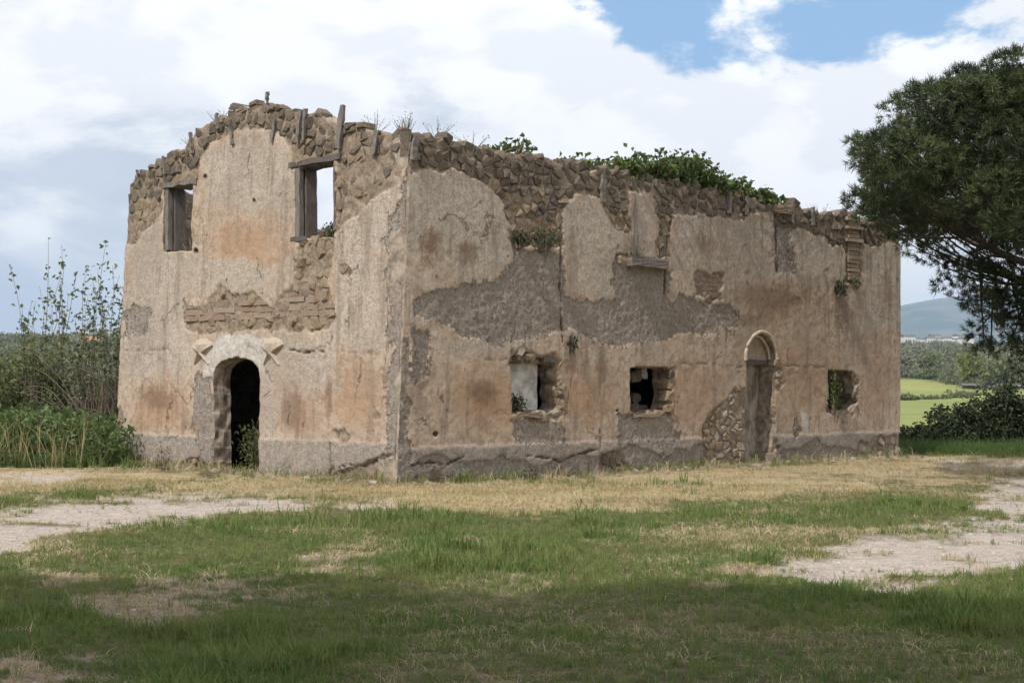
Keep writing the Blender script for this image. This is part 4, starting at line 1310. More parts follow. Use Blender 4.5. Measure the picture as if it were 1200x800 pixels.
def scatter(name, sources, P, scale, pick, rot=None, tilt=0.12):
    """one object of points; geometry nodes set a tuft on each"""
    coll = bpy.data.collections.new(name + '_tufts')
    for o in sources: coll.objects.link(o)
    P = np.asarray(P)
    me = bpy.data.meshes.new(name)
    me.vertices.add(len(P))
    me.vertices.foreach_set('co', P.ravel())
    def at(nm, ty, key, d):
        me.attributes.new(nm, ty, 'POINT').data.foreach_set(key, d)
    at('size', 'FLOAT', 'value', np.asarray(scale, np.float32))
    at('pick', 'INT', 'value', np.asarray(pick, np.int32))
    r = np.zeros((len(P), 3), np.float32)
    r[:, 2] = rng.uniform(0, 6.283, len(P))
    r[:, :2] = rng.normal(0, tilt, (len(P), 2))
    at('turn', 'FLOAT_VECTOR', 'vector', r.ravel())
    o = bpy.data.objects.new(name, me)
    COL.objects.link(o)
    ng = bpy.data.node_groups.new(name, 'GeometryNodeTree')
    ng.interface.new_socket('Geometry', in_out='INPUT', socket_type='NodeSocketGeometry')
    ng.interface.new_socket('Geometry', in_out='OUTPUT', socket_type='NodeSocketGeometry')
    gi, go = ng.nodes.new('NodeGroupInput'), ng.nodes.new('NodeGroupOutput')
    ci = ng.nodes.new('GeometryNodeCollectionInfo')
    ci.inputs['Collection'].default_value = coll
    ci.inputs['Separate Children'].default_value = True
    ip = ng.nodes.new('GeometryNodeInstanceOnPoints')
    ip.inputs['Pick Instance'].default_value = True
    mp_ = ng.nodes.new('GeometryNodeMeshToPoints')
    ng.links.new(gi.outputs[0], mp_.inputs[0])
    ng.links.new(mp_.outputs[0], ip.inputs['Points'])
    ng.links.new(ci.outputs[0], ip.inputs['Instance'])
    for nm, ty, sk in (('size', 'FLOAT', 'Scale'), ('pick', 'INT', 'Instance Index'), ('turn', 'FLOAT_VECTOR', 'Rotation')):
        na_ = ng.nodes.new('GeometryNodeInputNamedAttribute')
        na_.data_type = ty
        na_.inputs[0].default_value = nm
        ng.links.new(na_.outputs[0], ip.inputs[sk])
    ng.links.new(ip.outputs[0], go.inputs[0])
    md = o.modifiers.new('scatter', 'NODES')
    md.node_group = ng
    return tag(o, kind='stuff')


G_GREEN = make_blade('green_grass', (0.075, 0.145, 0.036), (0.25, 0.30, 0.095), (0.23, 0.25, 0.09))
G_DRY = make_blade('dry_grass', (0.42, 0.335, 0.185), (0.60, 0.51, 0.32), (0.34, 0.28, 0.14), 0.2)
G_TALL = make_blade('rank_grass', (0.07, 0.125, 0.035), (0.14, 0.20, 0.06), (0.10, 0.15, 0.05))


def wedge(n, r0, r1, half=33):
    r = np.sqrt(rng.uniform(r0 * r0, r1 * r1, n))
    a = np.radians(rng.uniform(-half, half, n))
    return r * np.sin(a), r * np.cos(a)


def outside_house(x, y, m=0.06):
    q = np.stack([x, y], -1) - P0[:2]
    u, v = q @ DR[:2], q @ DL[:2]
    return ~((u > -BAT * 0 - m) & (u < LR + m) & (v > -m) & (v < LL + m))


gx, gy = [], []
for n, r0, r1 in ((30000, 6, 11), (42000, 11, 17), (46000, 17, 26), (30000, 26, 48)):
    x, y = wedge(n, r0, r1)
    gx.append(x); gy.append(y)
gx, gy = np.concatenate(gx), np.concatenate(gy)
k = outside_house(gx, gy)
gx, gy = gx[k], gy[k]
px_, py_, pth, drt, stw, lsh = gmask(gx, gy)
rr = np.hypot(gx, gy)
clump = sst(fbm(gx * 0.7, gy * 0.7, 301, 4), -0.1, 0.45)
fine = fbm(gx * 4, gy * 4, 303, 2)
pg = np.clip((1 - pth * 1.02) * (1 - 0.94 * drt) * (1 - stw * 0.86) * (np.interp(rr, [11, 15], [.62, .45]) + 0.7 * lsh + 0.4 * fine), 0, 1)
pg = np.maximum(pg, 0.16 * sst(fbm(gx * 1.4, gy * 2.2, 307, 4), 0.0, 0.5) * (pth > .2))
pg = pg * (1 - np.interp(rr, [11, 15], [.12, .55]) * sst(fbm(gx * 0.5 + 9, gy * 0.8, 331, 5, .6), 0.0, 0.45))
pg = pg * (1 - 0.42 * sst(fbm(gx * 0.6, gy * 0.9, 309, 5, .6), 0.05, 0.5))
green = rng.random(len(gx)) < pg
zz = terrain_z(gx, gy) - 0.01
sz = (0.36 + 1.05 * clump * lsh * (0.6 + 0.8 * sst(fbm(gx * 2.1, gy * 2.1, 335, 3), -0.1, 0.4)) + 0.25 * rng.random(len(gx))) * np.interp(rr, [6, 14, 26, 48], [0.85, 1.0, 1.15, 1.6]) * (1 - 0.5 * pth) * (1 - 0.35 * stw)
short = [tuft_mesh('tuft', 14, 0.12, 0.07, 0.010, G_GREEN, 0.6), tuft_mesh('tuft', 16, 0.10, 0.09, 0.009, G_GREEN, 0.8), tuft_mesh('tuft', 12, 0.18, 0.06, 0.010, G_GREEN, 0.5), tuft_mesh('tuft', 11, 0.28, 0.05, 0.011, G_GREEN, 0.45)]
pk = rng.choice(4, len(gx), p=[0.38, 0.32, 0.22, 0.08])
scatter('green_grass', short, np.stack([gx, gy, zz], -1)[green], sz[green], pk[green])
# dry straw: thick in the band along the walls, thin among the green
pd = np.clip(stw * 0.95 * (1 - 0.9 * pth) + (1 - stw) * (np.interp(rr, [11, 15], [.07, .14]) + np.interp(rr, [11, 15], [.2, .34]) * (1 - lsh) + 0.25 * drt + np.interp(rr, [11, 15], [.08, .45]) * sst(fbm(gx * 0.5 + 9, gy * 0.8, 331, 5, .6), 0.0, 0.45)) * (1 - pth), 0, 1)
dry = (rng.random(len(gx)) < pd) & ~green
drys = [tuft_mesh('straw', 16, 0.08, 0.10, 0.006, G_DRY, 1.1), tuft_mesh('straw', 14, 0.06, 0.12, 0.006, G_DRY, 1.4), tuft_mesh('straw', 10, 0.13, 0.05, 0.005, G_DRY, 0.5)]
scatter('dry_grass', drys, np.stack([gx, gy, zz], -1)[dry], (0.6 + 0.5 * rng.random(len(gx)))[dry] * np.interp(rr, [6, 14, 26, 48], [0.9, 1.0, 1.3, 1.7])[dry], rng.choice(3, len(gx), p=[.45, .45, .1])[dry])
# pebbles on the bare tracks
PEB = make_simple('pebble', (0.33, 0.28, 0.24), (0.58, 0.52, 0.46), 12.0, 0.95, 0.3)
x, y = wedge(30000, 7, 36)
_, _, pth, drt, stw, lsh = gmask(x, y)
k = (rng.random(len(x)) < np.clip(pth * 0.9 + drt * 0.25, 0, 1)) & outside_house(x, y)
pebs = []
for q in range(3):
    V, fq = STONES[q]
    pebs.append(mk('pebble', V * np.array([.05, .045, .025]), [fq], PEB, None, True, link=False))
scatter('gravel', pebs, np.stack([x, y, terrain_z(x, y) - 0.03 * pth], -1)[k], rng.uniform(.3, 1.0, k.sum()) ** 1.6, rng.integers(0, 3, k.sum()))
# broken bits and dry tufts along the wall foot
fu = rng.uniform(-.1, LR + .2, 900); fd_ = np.abs(rng.normal(0, .22, 900)) + .05
f1 = P0 + fu[:, None] * DR + fd_[:, None] * NR
fu2 = rng.uniform(-.1, LL + .2, 520); fd2 = np.abs(rng.normal(0, .22, 520)) + .05
f2 = P0 + fu2[:, None] * DL + fd2[:, None] * NL
FT = np.vstack([f1, f2]); FT[:, 2] = terrain_z(FT[:, 0], FT[:, 1])
scatter('foot_grass', drys + [tuft_mesh('straw', 9, .24, .05, .007, G_DRY, .5), tuft_mesh('straw', 9, .22, .05, .008, G_GREEN, .5)], FT, rng.uniform(.5, 1.5, len(FT)), rng.integers(0, 5, len(FT)))
deb = []
for q in range(3, 6):
    V, fq = STONES[q]
    deb.append(mk('chip', V * np.array([.13, .11, .07]), [fq], PALESTONE, None, False, link=False))
kk = rng.random(len(FT)) < .5
db = FT[kk] + rng.normal(0, .12, (kk.sum(), 3)) * [1, 1, 0]
kk2 = outside_house(db[:, 0], db[:, 1], .05)
scatter('rubble', deb, db[kk2], rng.uniform(.2, 1.25, kk2.sum()) ** 1.6, rng.integers(0, 3, kk2.sum()), tilt=.5)
L_WEED = make_leaf('weed_leaf', (0.085, 0.14, 0.045), (0.17, 0.23, 0.085), 0.55, 0.3)
# rank grass left of the house and below the hedge on the right
def region(n, poly, z=0.0):
    """random ground points inside an outline given by ground points"""
    Q = np.array([ground_pt(*p)[:2] for p in poly])
    lo, hi = Q.min(0), Q.max(0)
    x, y = rng.uniform(lo[0], hi[0], n), rng.uniform(lo[1], hi[1], n)
    k = sdf(x, y, Q) < 0
    return x[k], y[k]
x, y = rng.uniform(-15, -7.4, 9000), rng.uniform(27.4, 35, 9000)
k = outside_house(x, y, 0.25) & (y > 27.9 + 0.35 * fbm(x * 1.3, x * 0, 311, 3)) & (x < -7.45 + (y - 29) * 0.75)
x, y = x[k], y[k]
tall = [tuft_mesh('rank_tuft', 14, 0.85, 0.14, 0.020, G_TALL, 0.5), tuft_mesh('rank_tuft', 18, 0.62, 0.18, 0.024, G_TALL, 0.75), tuft_mesh('rank_tuft', 12, 1.0, 0.10, 0.016, G_TALL, 0.38)]
edge_ = np.clip((y - 27.8) / 1.6, 0.3, 1)
scatter('rank_grass', tall, np.stack([x, y, terrain_z(x, y)], -1), (0.45 + 0.55 * rng.random(len(x)) + 0.5 * fbm(x * 1.1, y * 1.1, 341, 3)) * edge_, rng.integers(0, 3, len(x)))
xw, yw = x.copy(), y.copy()
x, y = rng.uniform(8, 26, 12000), rng.uniform(36.5, 42, 12000)
k = (y < 40.5 + fbm(x * .7, x * 0, 313, 2)) & (y > 37.3) & outside_house(x, y, .2)
x, y = x[k], y[k]
weeds = []
for q in range(3):
    C = np.array([[rng.normal(0, .10), rng.normal(0, .10), rng.uniform(.1, .75)] for _ in range(34)])
    V, f = leaves(C, .16, .34, .5, .35)
    weeds.append(mk('leafy_weed', V, f, L_WEED, None, link=False))
kw = rng.random(len(xw)) < .30
scatter('leafy_weeds', weeds, np.stack([xw, yw, terrain_z(xw, yw)], -1)[kw], ((rng.uniform(.5, 1.25, len(xw)) + 0.5 * fbm(xw * 1.1, yw * 1.1, 341, 3)) * edge_)[kw], rng.integers(0, 3, kw.sum()))
seeds = [tuft_mesh('seed_stalks', 7, 1.05, .12, .010, G_DRY, .3), tuft_mesh('seed_stalks', 6, .85, .14, .010, G_DRY, .45)]
ks = rng.random(len(xw)) < .10
scatter('seed_stalks', seeds, np.stack([xw, yw, terrain_z(xw, yw)], -1)[ks], rng.uniform(.6, 1.2, ks.sum()), rng.integers(0, 2, ks.sum()))
scatter('verge_grass', tall, np.stack([x, y, terrain_z(x, y)], -1), (0.3 + 0.3 * rng.random(len(x))) * np.clip((y - 36.8) / 1.5, .35, 1), rng.integers(0, 3, len(x)))

# ------------------------------------------------------------------ shrubs
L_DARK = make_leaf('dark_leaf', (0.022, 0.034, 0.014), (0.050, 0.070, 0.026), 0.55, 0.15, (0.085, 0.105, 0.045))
L_MID = make_leaf('shrub_leaf', (0.10, 0.13, 0.048), (0.20, 0.225, 0.09), 0.6, 0.35, (0.26, 0.26, 0.13))
L_OLIVE = make_leaf('olive_leaf', (0.125, 0.145, 0.08), (0.22, 0.235, 0.135), 0.6, 0.25)
L_FIG = make_leaf('fig_leaf', (0.045, 0.075, 0.022), (0.11, 0.155, 0.04), 0.5, 0.3, (0.17, 0.21, 0.06))
L_DRY = make_leaf('dry_leaf', (0.16, 0.13, 0.08), (0.26, 0.21, 0.13), 0.8, 0.2)
BARK = make_simple('bark', (0.055, 0.043, 0.035), (0.13, 0.105, 0.085), 10.0, 0.9, 0.6)
TWIG = make_simple('twig', (0.13, 0.105, 0.08), (0.25, 0.205, 0.16), 10.0, 0.9, 0.3)
POPPY = make_simple('poppy_petal', (0.36, 0.045, 0.025), (0.50, 0.09, 0.05), 20, 0.6, 0)


def shrub(name, loc, h, rx, ry, nst, nleaf, leaf, mat, label, cat='shrub', group=None, bare=0.2, up=0.8, stemr=0.02, aspect=0.55, spread=0.16, stem=None, tops=0, vol=0.0):
    loc = np.array([loc[0], loc[1], loc[2] if len(loc) > 2 else float(terrain_z(np.array(loc[0]), np.array(loc[1])))])
    root = empty(name, tuple(loc), label, cat, group)
    ms, pts = MB(), []
    for k in range(nst):
        a = rng.uniform(0, 6.283)
        q = math.sqrt(rng.random())
        tip = loc + np.array([rx * q * math.cos(a), ry * q * math.sin(a), h * (0.55 + 0.45 * rng.random()) * (1 - 0.35 * q * q)])
        b = loc + np.array([rx * .25 * q * math.cos(a), ry * .25 * q * math.sin(a), -0.05])
        P = bend(b, tip, 0.05 * h, 7, 0.03 * h)
        ms.add(*tube(P, np.linspace(stemr, stemr * .3, 7), 4))
        t = rng.uniform(bare, 1.0, max(1, nleaf // nst))
        pts.append(np.stack([np.interp(t, np.linspace(0, 1, 7), P[:, c]) for c in range(3)], -1))
    C = np.vstack(pts) + rng.normal(0, spread * min(rx, h), (sum(len(p) for p in pts), 3)) * np.array([1, 1, .8])
    if vol > 0:               # leaf clumps through the whole crown
        nl = int(nleaf * vol)
        nc = max(8, int(26 * rx))
        dd = unit(rng.normal(0, 1, (nc, 3)))
        cc = loc + dd * rng.uniform(.25, .95, (nc, 1)) * np.array([rx, ry, h * .48]) + np.array([0, 0, h * .46])
        pk_ = rng.integers(nc, size=nl)
        C = np.vstack([C, cc[pk_] + unit(rng.normal(0, 1, (nl, 3))) * rng.uniform(.2, 1, (nl, 1)) * min(rx, h) * .26])
    C[:, 2] = np.maximum(C[:, 2], loc[2] + 0.02)
    for k in range(tops):      # straight sprouts rising over the crown
        a = rng.uniform(0, 6.283); q = math.sqrt(rng.random())
        b = loc + np.array([rx * q * math.cos(a), ry * q * math.sin(a), h * .6])
        tip = b + np.array([rng.normal(0, .12), rng.normal(0, .12), h * rng.uniform(.45, .85)])
        P = bend(b, tip, 0, 5, 0.02)
        ms.add(*tube(P, np.linspace(stemr * .6, stemr * .2, 5), 4))
        t = rng.uniform(0.35, 1, 26)
        C = np.vstack([C, np.stack([np.interp(t, np.linspace(0, 1, 5), P[:, c]) for c in range(3)], -1) + rng.normal(0, .035, (26, 3))])
    ms.build('stems', stem or TWIG, root, True)
    V, f = leaves(C, leaf, aspect, 0.35, up)
    mk('foliage', V, f, mat, root, False)
    return root


# thicket left of the house
shrub('bramble_thicket', (-10.9, 35.0), 2.5, 1.9, 1.4, 30, 2600, 0.13, L_MID, 'dense green thicket at the left edge of the picture, behind the rank grass', 'shrub', None, .1, .3, vol=2.2)
shrub('bramble_thicket', (-12.9, 36.0), 2.6, 2.0, 1.6, 30, 1900, 0.13, L_MID, 'outermost thicket cut by the left edge of the picture', 'shrub', None, .1, .3, vol=2.2)
shrub('bare_thicket', (-9.0, 34.6), 1.9, 1.3, .9, 60, 900, 0.11, L_OLIVE, 'lower pale green bushes between the thicket and the left wall', 'shrub', None, .3, .2, 0.016, vol=1.4)
br_ = empty('brushwood', (-8.6, 33.6, 0), 'tangle of bare arching brown stems close to the left wall of the house', 'brushwood')
bmb = MB()
for _ in range(130):
    x0, y0 = rng.uniform(-9.6, -6.9), rng.uniform(32.6, 34.2)
    dx = rng.normal(-.3, .9)
    Pb = bend([x0, y0, -.05], [x0 + dx, y0 + rng.normal(0, .3), rng.uniform(.6, 2.4)], rng.uniform(.1, .8), 8, .05)
    bmb.add(*tube(Pb, np.linspace(.017, .005, 8), 4))
bmb.build('stems', TWIG, br_, True)
for (pxx, pyy, yy, lbl, n_) in ((38, 318, 34.0, 'tall leafy sprout rising furthest left over the thicket', 26), (62, 312, 34.6, 'tall sprout with a dense leafy tip over the thicket, second from the left', 26), (92, 332, 34.2, 'forked leafy sprout in the middle of the thicket', 34), (113, 318, 33.0, 'slender young tree with sparse leaves and many bare shoots left of the house', 60), (132, 325, 33.6, 'thin leafless sapling beside the left wall of the house', 26)):
    d = pix_ray(pxx, pyy); s = yy / d[1]
    top = EYE + d * s
    n_st = 9 if n_ == 60 else (6 if n_ == 34 else 4)
    shrub('sapling' if n_ > 30 else 'sprout', (top[0], yy), top[2] * 1.22, 1.15 if n_ == 60 else .62, 0.6, n_st + 9, n_ * 10, 0.115, L_OLIVE if n_ != 26 else L_MID, lbl, 'young tree' if n_ > 30 else 'sprout', None, .5, .5, 0.011, .6, .06)
# hedge at the foot of the field
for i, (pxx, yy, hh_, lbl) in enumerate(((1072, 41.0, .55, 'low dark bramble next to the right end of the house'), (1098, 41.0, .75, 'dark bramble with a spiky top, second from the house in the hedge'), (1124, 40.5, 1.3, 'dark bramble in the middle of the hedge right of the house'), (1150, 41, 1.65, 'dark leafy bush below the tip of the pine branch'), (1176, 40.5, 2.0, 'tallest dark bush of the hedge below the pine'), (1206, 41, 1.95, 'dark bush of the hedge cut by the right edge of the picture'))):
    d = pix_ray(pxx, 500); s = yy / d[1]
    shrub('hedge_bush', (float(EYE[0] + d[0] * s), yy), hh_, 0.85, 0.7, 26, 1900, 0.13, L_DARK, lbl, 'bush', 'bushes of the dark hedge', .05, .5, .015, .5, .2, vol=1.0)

# weeds in the left doorway and plants at the wall foot
def foot(pxx, pyy): return ground_pt(pxx, pyy)
dq = PL(*wl(290, 540), -0.35)
shrub('door_weeds', (dq[0], dq[1], -.02), 1.15, 0.5, 0.42, 34, 900, 0.10, L_MID, 'green weeds growing on the threshold of the dark left doorway', 'weeds', None, .15, .2, .008, .3)
dq = PL(*wl(291, 540), -1.6)
shrub('fig_bush', (dq[0] - .1, dq[1], -.02), 1.9, 0.5, 0.5, 14, 200, 0.12, L_FIG, 'leafy bush in the dark inside the left doorway', 'bush', None, .3, .4, .012)
for (pxx, pyy, hh_, mt, lbl) in ((190, 553, .55, L_DRY, 'dry brown weed at the wall foot left of the left door'), (622, 562, .38, L_DARK, 'small dark green plant at the wall foot below the first window'), (510, 566, .5, L_DRY, 'thin dry stalks at the wall foot right of the corner')):
    q = foot(pxx, pyy)
    shrub('wall_weed', (q[0], q[1]), hh_, .16, .14, 9, 90, 0.07, mt, lbl, 'weed', None, .1, .5, .006, .35)
# plants on the wall
def wall_plant(name, pxx, pyy, side, hh_, rx, nst, nl, leaf, mt, lbl, cat='plant', group=None, d=0.08, flowers=0, **k):
    q = PR(*wr(pxx, pyy), d) if side == 'R' else PL(*wl(pxx, pyy), d)
    r = shrub(name, tuple(q), hh_, rx, rx * .6, nst, nl, leaf, mt, lbl, cat, group, **k)
    if flowers:
        for _ in range(flowers):
            c = q + np.array([rng.normal(0, rx * .5), rng.normal(0, rx * .2), rng.uniform(.3, 1.0) * hh_])
            V, f = leaves(np.repeat(c[None], 4, 0), 0.045, 1.0, .2, .2)
            mk('flower', V, f, POPPY, r)
    return r
wall_plant('ledge_weeds', 632, 291, 'R', .48, .34, 26, 560, .075, L_OLIVE, 'grassy tuft with red flowers in the hollow below the broken wall top', d=.1, flowers=5, aspect=.3)
wall_plant('ledge_weeds', 606, 288, 'R', .30, .24, 14, 240, .06, L_DARK, 'smaller dark tuft left of the flowering one in the wall hollow', d=.06, flowers=2)
wall_plant('ledge_weeds', 740, 304, 'R', .28, .22, 14, 130, .06, L_OLIVE, 'sparse weeds on the dark ledge under the upper right wall', d=.1, aspect=.3)
wall_plant('wall_fern', 667, 415, 'R', .50, .16, 14, 220, .06, L_DARK, 'drooping dark fern on the wall right of the first window', d=.06)
wall_plant('ledge_weeds', 978, 345, 'R', .40, .27, 18, 380, .07, L_DARK, 'dark weed clump on the wall near the far right end', d=.06)
wall_plant('ledge_weeds', 999, 336, 'R', .26, .28, 14, 220, .06, L_OLIVE, 'smaller weed tuft right of the dark clump near the far right end', d=.06)
wall_plant('window_ivy', 974, 482, 'R', 1.02, .15, 14, 520, .085, L_FIG, 'green ivy climbing the left side of the last window', 'ivy', d=.05)
wall_plant('window_ivy', 985, 482, 'R', .34, .28, 12, 240, .07, L_MID, 'low green weeds along the sill of the last window', 'weeds', d=-.2)
wall_plant('window_weeds', 605, 487, 'R', .44, .2, 12, 220, .08, L_DARK, 'dark green weeds in the lower left corner of the first window', 'weeds', d=-.08)
wall_plant('window_weeds', 380, 281, 'L', .36, .3, 14, 240, .07, L_FIG, 'bright green weeds on the sill of the upper window with sky behind', 'weeds', d=-.2, flowers=1)
wall_plant('window_weeds', 212, 296, 'L', .30, .22, 12, 110, .06, L_OLIVE, 'thin weeds on the sill of the upper left window', 'weeds', d=-.2, aspect=.25)
# leafy bushes along the broken wall top
TOPP = [(594, 176, .25, .3, 22), (614, 178, .42, .35, 42), (650, 190, .24, .35, 26), (686, 196, .36, .4, 46), (716, 200, .36, .45, 100), (742, 206, .52, .5, 200), (772, 208, .70, .6, 330), (800, 212, .72, .6, 330), (826, 216, .75, .55, 230), (840, 222, .50, .5, 230), (866, 229, .50, .55, 260), (892, 234, .42, .5, 220), (912, 236, .26, .4, 120)]
TL = ['first low sprig on the wall top, right above the ochre stone', 'upright sprig of leaves on the wall top above the hollow', 'thin low leaves on the wall top left of the wooden batten', 'small bush on the wall top above the wooden batten', 'leafy bush on the wall top just right of the batten', 'broad bush at the left end of the long green growth', 'tall bush in the long green growth on the wall top', 'densest bush of the long green growth on the wall top', 'bush with the highest loose twigs on the wall top', 'low bush with a red flower below the highest twigs', 'rounded bush right of the red flower on the wall top', 'low bush above the pair of battens on the wall top', 'last small bush at the right end of the growth on the wall top']
for (pxx, pyy, hh_, rx, nl), lb in zip(TOPP, TL):
    wall_plant('fig_bush', pxx, pyy + 5, 'R', hh_, rx, 10 + nl // 20, int(nl * 2.0), .13, L_FIG, lb, 'bush', 'bushes on the wall top', d=-.22, flowers=2 if 'red flower below' not in lb and lb.startswith('low bush with') else 0, bare=.2, up=.2, aspect=.62, spread=.12)
for (pxx, pyy, side, hh_, lb) in ((467, 152, 'L', .42, 'thick tuft of dark dry stalks on the corner of the wall top'), (222, 168, 'L', .30, 'faint dry stalks on the left slope of the gable'), (250, 140, 'L', .30, 'dry stalks beside the upper left slope of the gable'), (432, 147, 'L', .34, 'thin dry grass on the wall top right of the tall batten'), (520, 156, 'R', .35, 'thin dry grass on the wall top right of the corner'), (560, 168, 'R', .33, 'dry seed heads on the wall top before the first green sprig'), (967, 248, 'R', .36, 'dry twiggy weed in the notch of the wall top near the pine')):
    thick_ = 'thick' in lb
    wall_plant('dry_weed', pxx, pyy + 4, side, hh_, .22 if thick_ else .34, 26 if thick_ else 12, 60 if thick_ else 26, .035, L_DRY if not thick_ else L_DARK, lb, 'weed', 'dry weeds on the wall top', d=-.15, bare=.6, stemr=.006, stem=TWIG)

# ------------------------------------------------------------------ pines
NEEDLE = make_leaf('pine_needles', (0.036, 0.056, 0.024), (0.085, 0.112, 0.048), 0.5, 0.15, (0.17, 0.185, 0.10))

_nt = NEEDLE.node_tree
_c = _nt.nodes.new('ShaderNodeMix'); _c.data_type = 'RGBA'; _c.blend_type = 'MULTIPLY'; _c.inputs[0].default_value = 1.0
_pb = [n for n in _nt.nodes if n.type == 'BSDF_PRINCIPLED'][0]
_old = _pb.inputs['Base Color'].links[0].from_socket
_v = noise(_nt, nd(_nt, 'ShaderNodeNewGeometry').outputs['Position'], 1.3, 4, 0.6)
_t = mixc(_nt, ramp(_nt, _v, 0.36, 0.64), (0.42, 0.46, 0.46), (1.3, 1.25, 1.05))
_nt.links.new(_old, _c.inputs[6]); _nt.links.new(_t, _c.inputs[7]); _nt.links.new(_c.outputs[2], _pb.inputs['Base Color'])


def needle_tufts(C, D, n, ln, w):
    """sprays of needles at the points C, pointing along D"""
    m = len(C)
    d = unit(np.repeat(D, n, 0) * 0.75 + rng.normal(0, 0.62, (m * n, 3)))
    c = np.repeat(C, n, 0) + rng.normal(0, ln * .12, (m * n, 3))
    l = ln * rng.uniform(.6, 1.15, (m * n, 1))
    s = unit(np.cross(d, rng.normal(0, 1, (m * n, 3)))) * w
    V = np.stack([c - s, c + s, c + d * l + s * .3, c + d * l - s * .3], 1).reshape(-1, 3)
    i = np.arange(m * n)[:, None] * 4
    return V, np.hstack([i, i + 1, i + 2, i + 3])


def pine(name, base, fork, clumps, rads, label, tufts, nneed, ln, w, trunk_r, cat='tree'):
    base = np.array(base, float)
    root = empty(name, tuple(base), label, cat)
    mb = MB()
    P = bend(base - [0, 0, .2], fork, 0, 9, .05)
    mb.add(*tube(P, np.linspace(trunk_r, trunk_r * .62, 9), 12))
    mb.build('trunk', BARK, root, True)
    clumps, rads = np.asarray(clumps), np.asarray(rads)
    # limbs: group the clumps by direction, one limb for each group, twigs from it to every clump
    rel = clumps - fork
    az = np.arctan2(rel[:, 1], rel[:, 0])
    ng = max(5, min(14, len(clumps) // 9))
    lab = np.floor((az + math.pi) / (2 * math.pi + 1e-6) * ng).astype(int)
    for gidx in range(ng):
        k = np.nonzero(lab == gidx)[0]
        if len(k) == 0: continue
        end = clumps[k].mean(0) * .75 + fork * .25
        end = end + (clumps[k].mean(0) - fork) * .15
        LP = bend(fork, end, -0.25, 9, .08)
        lb = MB()
        lb.add(*tube(LP, np.linspace(trunk_r * .42, trunk_r * .12, 9), 8))
        for c in k:
            if rng.random() < .35: continue
            st = LP[rng.integers(4, 9)]
            TP = bend(st, clumps[c] - [0, 0, rads[c] * .3], -0.15, 6, .06)
            lb.add(*tube(TP, np.linspace(trunk_r * .09, trunk_r * .03, 6), 5))
        lb.build('limb', BARK, root, True)
    Cs, Ds = [], []
    for c, r in zip(clumps, rads):
        n = max(6, int(tufts * (r / .6) ** 2))
        d = unit(rng.normal(0, 1, (n, 3)) + np.array([0, 0, .25]))
        q = r * rng.uniform(.45, 1.0, (n, 1)) ** .5
        Cs.append(c + d * q * np.array([1.15, 1.15, .75]))
        Ds.append(unit(d + np.array([0, 0, .35])))
    V, f = needle_tufts(np.vstack(Cs), np.vstack(Ds), nneed, ln, w)
    mk('crown', V, f, NEEDLE, root, False)
    return root


SIL = [(996, 190), (1006, 160), (1030, 130), (1060, 106), (1100, 86), (1150, 70), (1200, 55), (1260, 42), (1330, 45), (1420, 90), (1460, 170), (1440, 250), (1330, 290), (1230, 285), (1170, 262), (1120, 255), (1060, 245), (1020, 232)]
GAPS = ((1078, 190, 17), (1105, 230, 18), (1152, 212, 20), (1060, 240, 14), (1186, 238, 18), (1128, 180, 12))
cl, rd = [], []
YC = 29.0
for _ in range(70):
    pxx = rng.uniform(1035, 1230)
    pyy = rng.uniform(205, 262 + 26 * sst((pxx - 1120) / 60, 0, 1))
    if any(math.hypot(pxx - gx_, pyy - gy_) < gr_ for gx_, gy_, gr_ in GAPS): continue
    d = pix_ray(pxx, pyy)
    cl.append(EYE + d * ((YC + rng.uniform(-2.2, 2.2)) / d[1])); rd.append(rng.uniform(.34, .5))
tries = 0
while len(cl) < 330 and tries < 20000:
    tries += 1
    pxx, pyy = rng.uniform(990, 1460), rng.uniform(40, 300)
    s = float(sdf(np.array(pxx), np.array(pyy), SIL))
    if s > -6 - 12 * (0.5 + float(vn(np.array(pxx / 26), np.array(pyy / 26), 9))): continue
    if any(math.hypot(pxx - gx_, pyy - gy_) < gr_ for gx_, gy_, gr_ in GAPS): continue
    half = 4.6 * math.sqrt(max(0.05, 1 - ((pxx - 1225) / 260) ** 2)) * (1 - .25 * max(0, (180 - pyy) / 140))
    dd = half * rng.choice([-1, 1], p=[.62, .38]) * rng.uniform(.35, 1) ** .5
    y = YC + dd
    d = pix_ray(pxx, pyy)
    c = EYE + d * (y / d[1])
    r = min(rng.uniform(.30, .58), 0.26 + -s / F * 29 * 1.0)
    cl.append(c); rd.append(r)
for pxx, pyy, rr_, dy in ((1012, 238, .35, -1), (1030, 252, .38, -1.5), (1048, 262, .35, -1), (1004, 232, .26, -1), (1066, 285, .36, 0), (1060, 272, .34, .5), (1092, 296, .34, .5), (1080, 268, .4, 0), (1105, 302, .26, .5), (1120, 272, .4, 0), (1150, 285, .42, 0), (1170, 300, .45, 0), (1112, 322, .26, .6), (1106, 335, .22, .6), (1128, 315, .3, .4), (1150, 322, .4, -.4), (1175, 330, .48, -.2), (1198, 325, .5, 0), (1135, 345, .3, 0), (1150, 352, .38, 0), (1172, 358, .42, .2), (1196, 362, .5, 0), (1160, 372, .32, 0), (1190, 382, .36, .3), (1142, 388, .22, .2), (1145, 402, .25, .2), (1158, 412, .24, .2), (1176, 404, .26, .2), (1196, 398, .32, .2), (1198, 425, .26, .2), (1215, 350, .6, 0), (1235, 330, .6, 0), (1230, 380, .5, 0), (1220, 410, .4, 0), (1250, 300, .6, 0), (1290, 310, .6, 0)):
    d = pix_ray(pxx, pyy)
    cl.append(EYE + d * ((YC + dy) / d[1])); rd.append(rr_)
pb = pix_ray(1330, 520)
pb = EYE + pb * (YC / pb[1]); pb[2] = 0
pf = pix_ray(1300, 330)
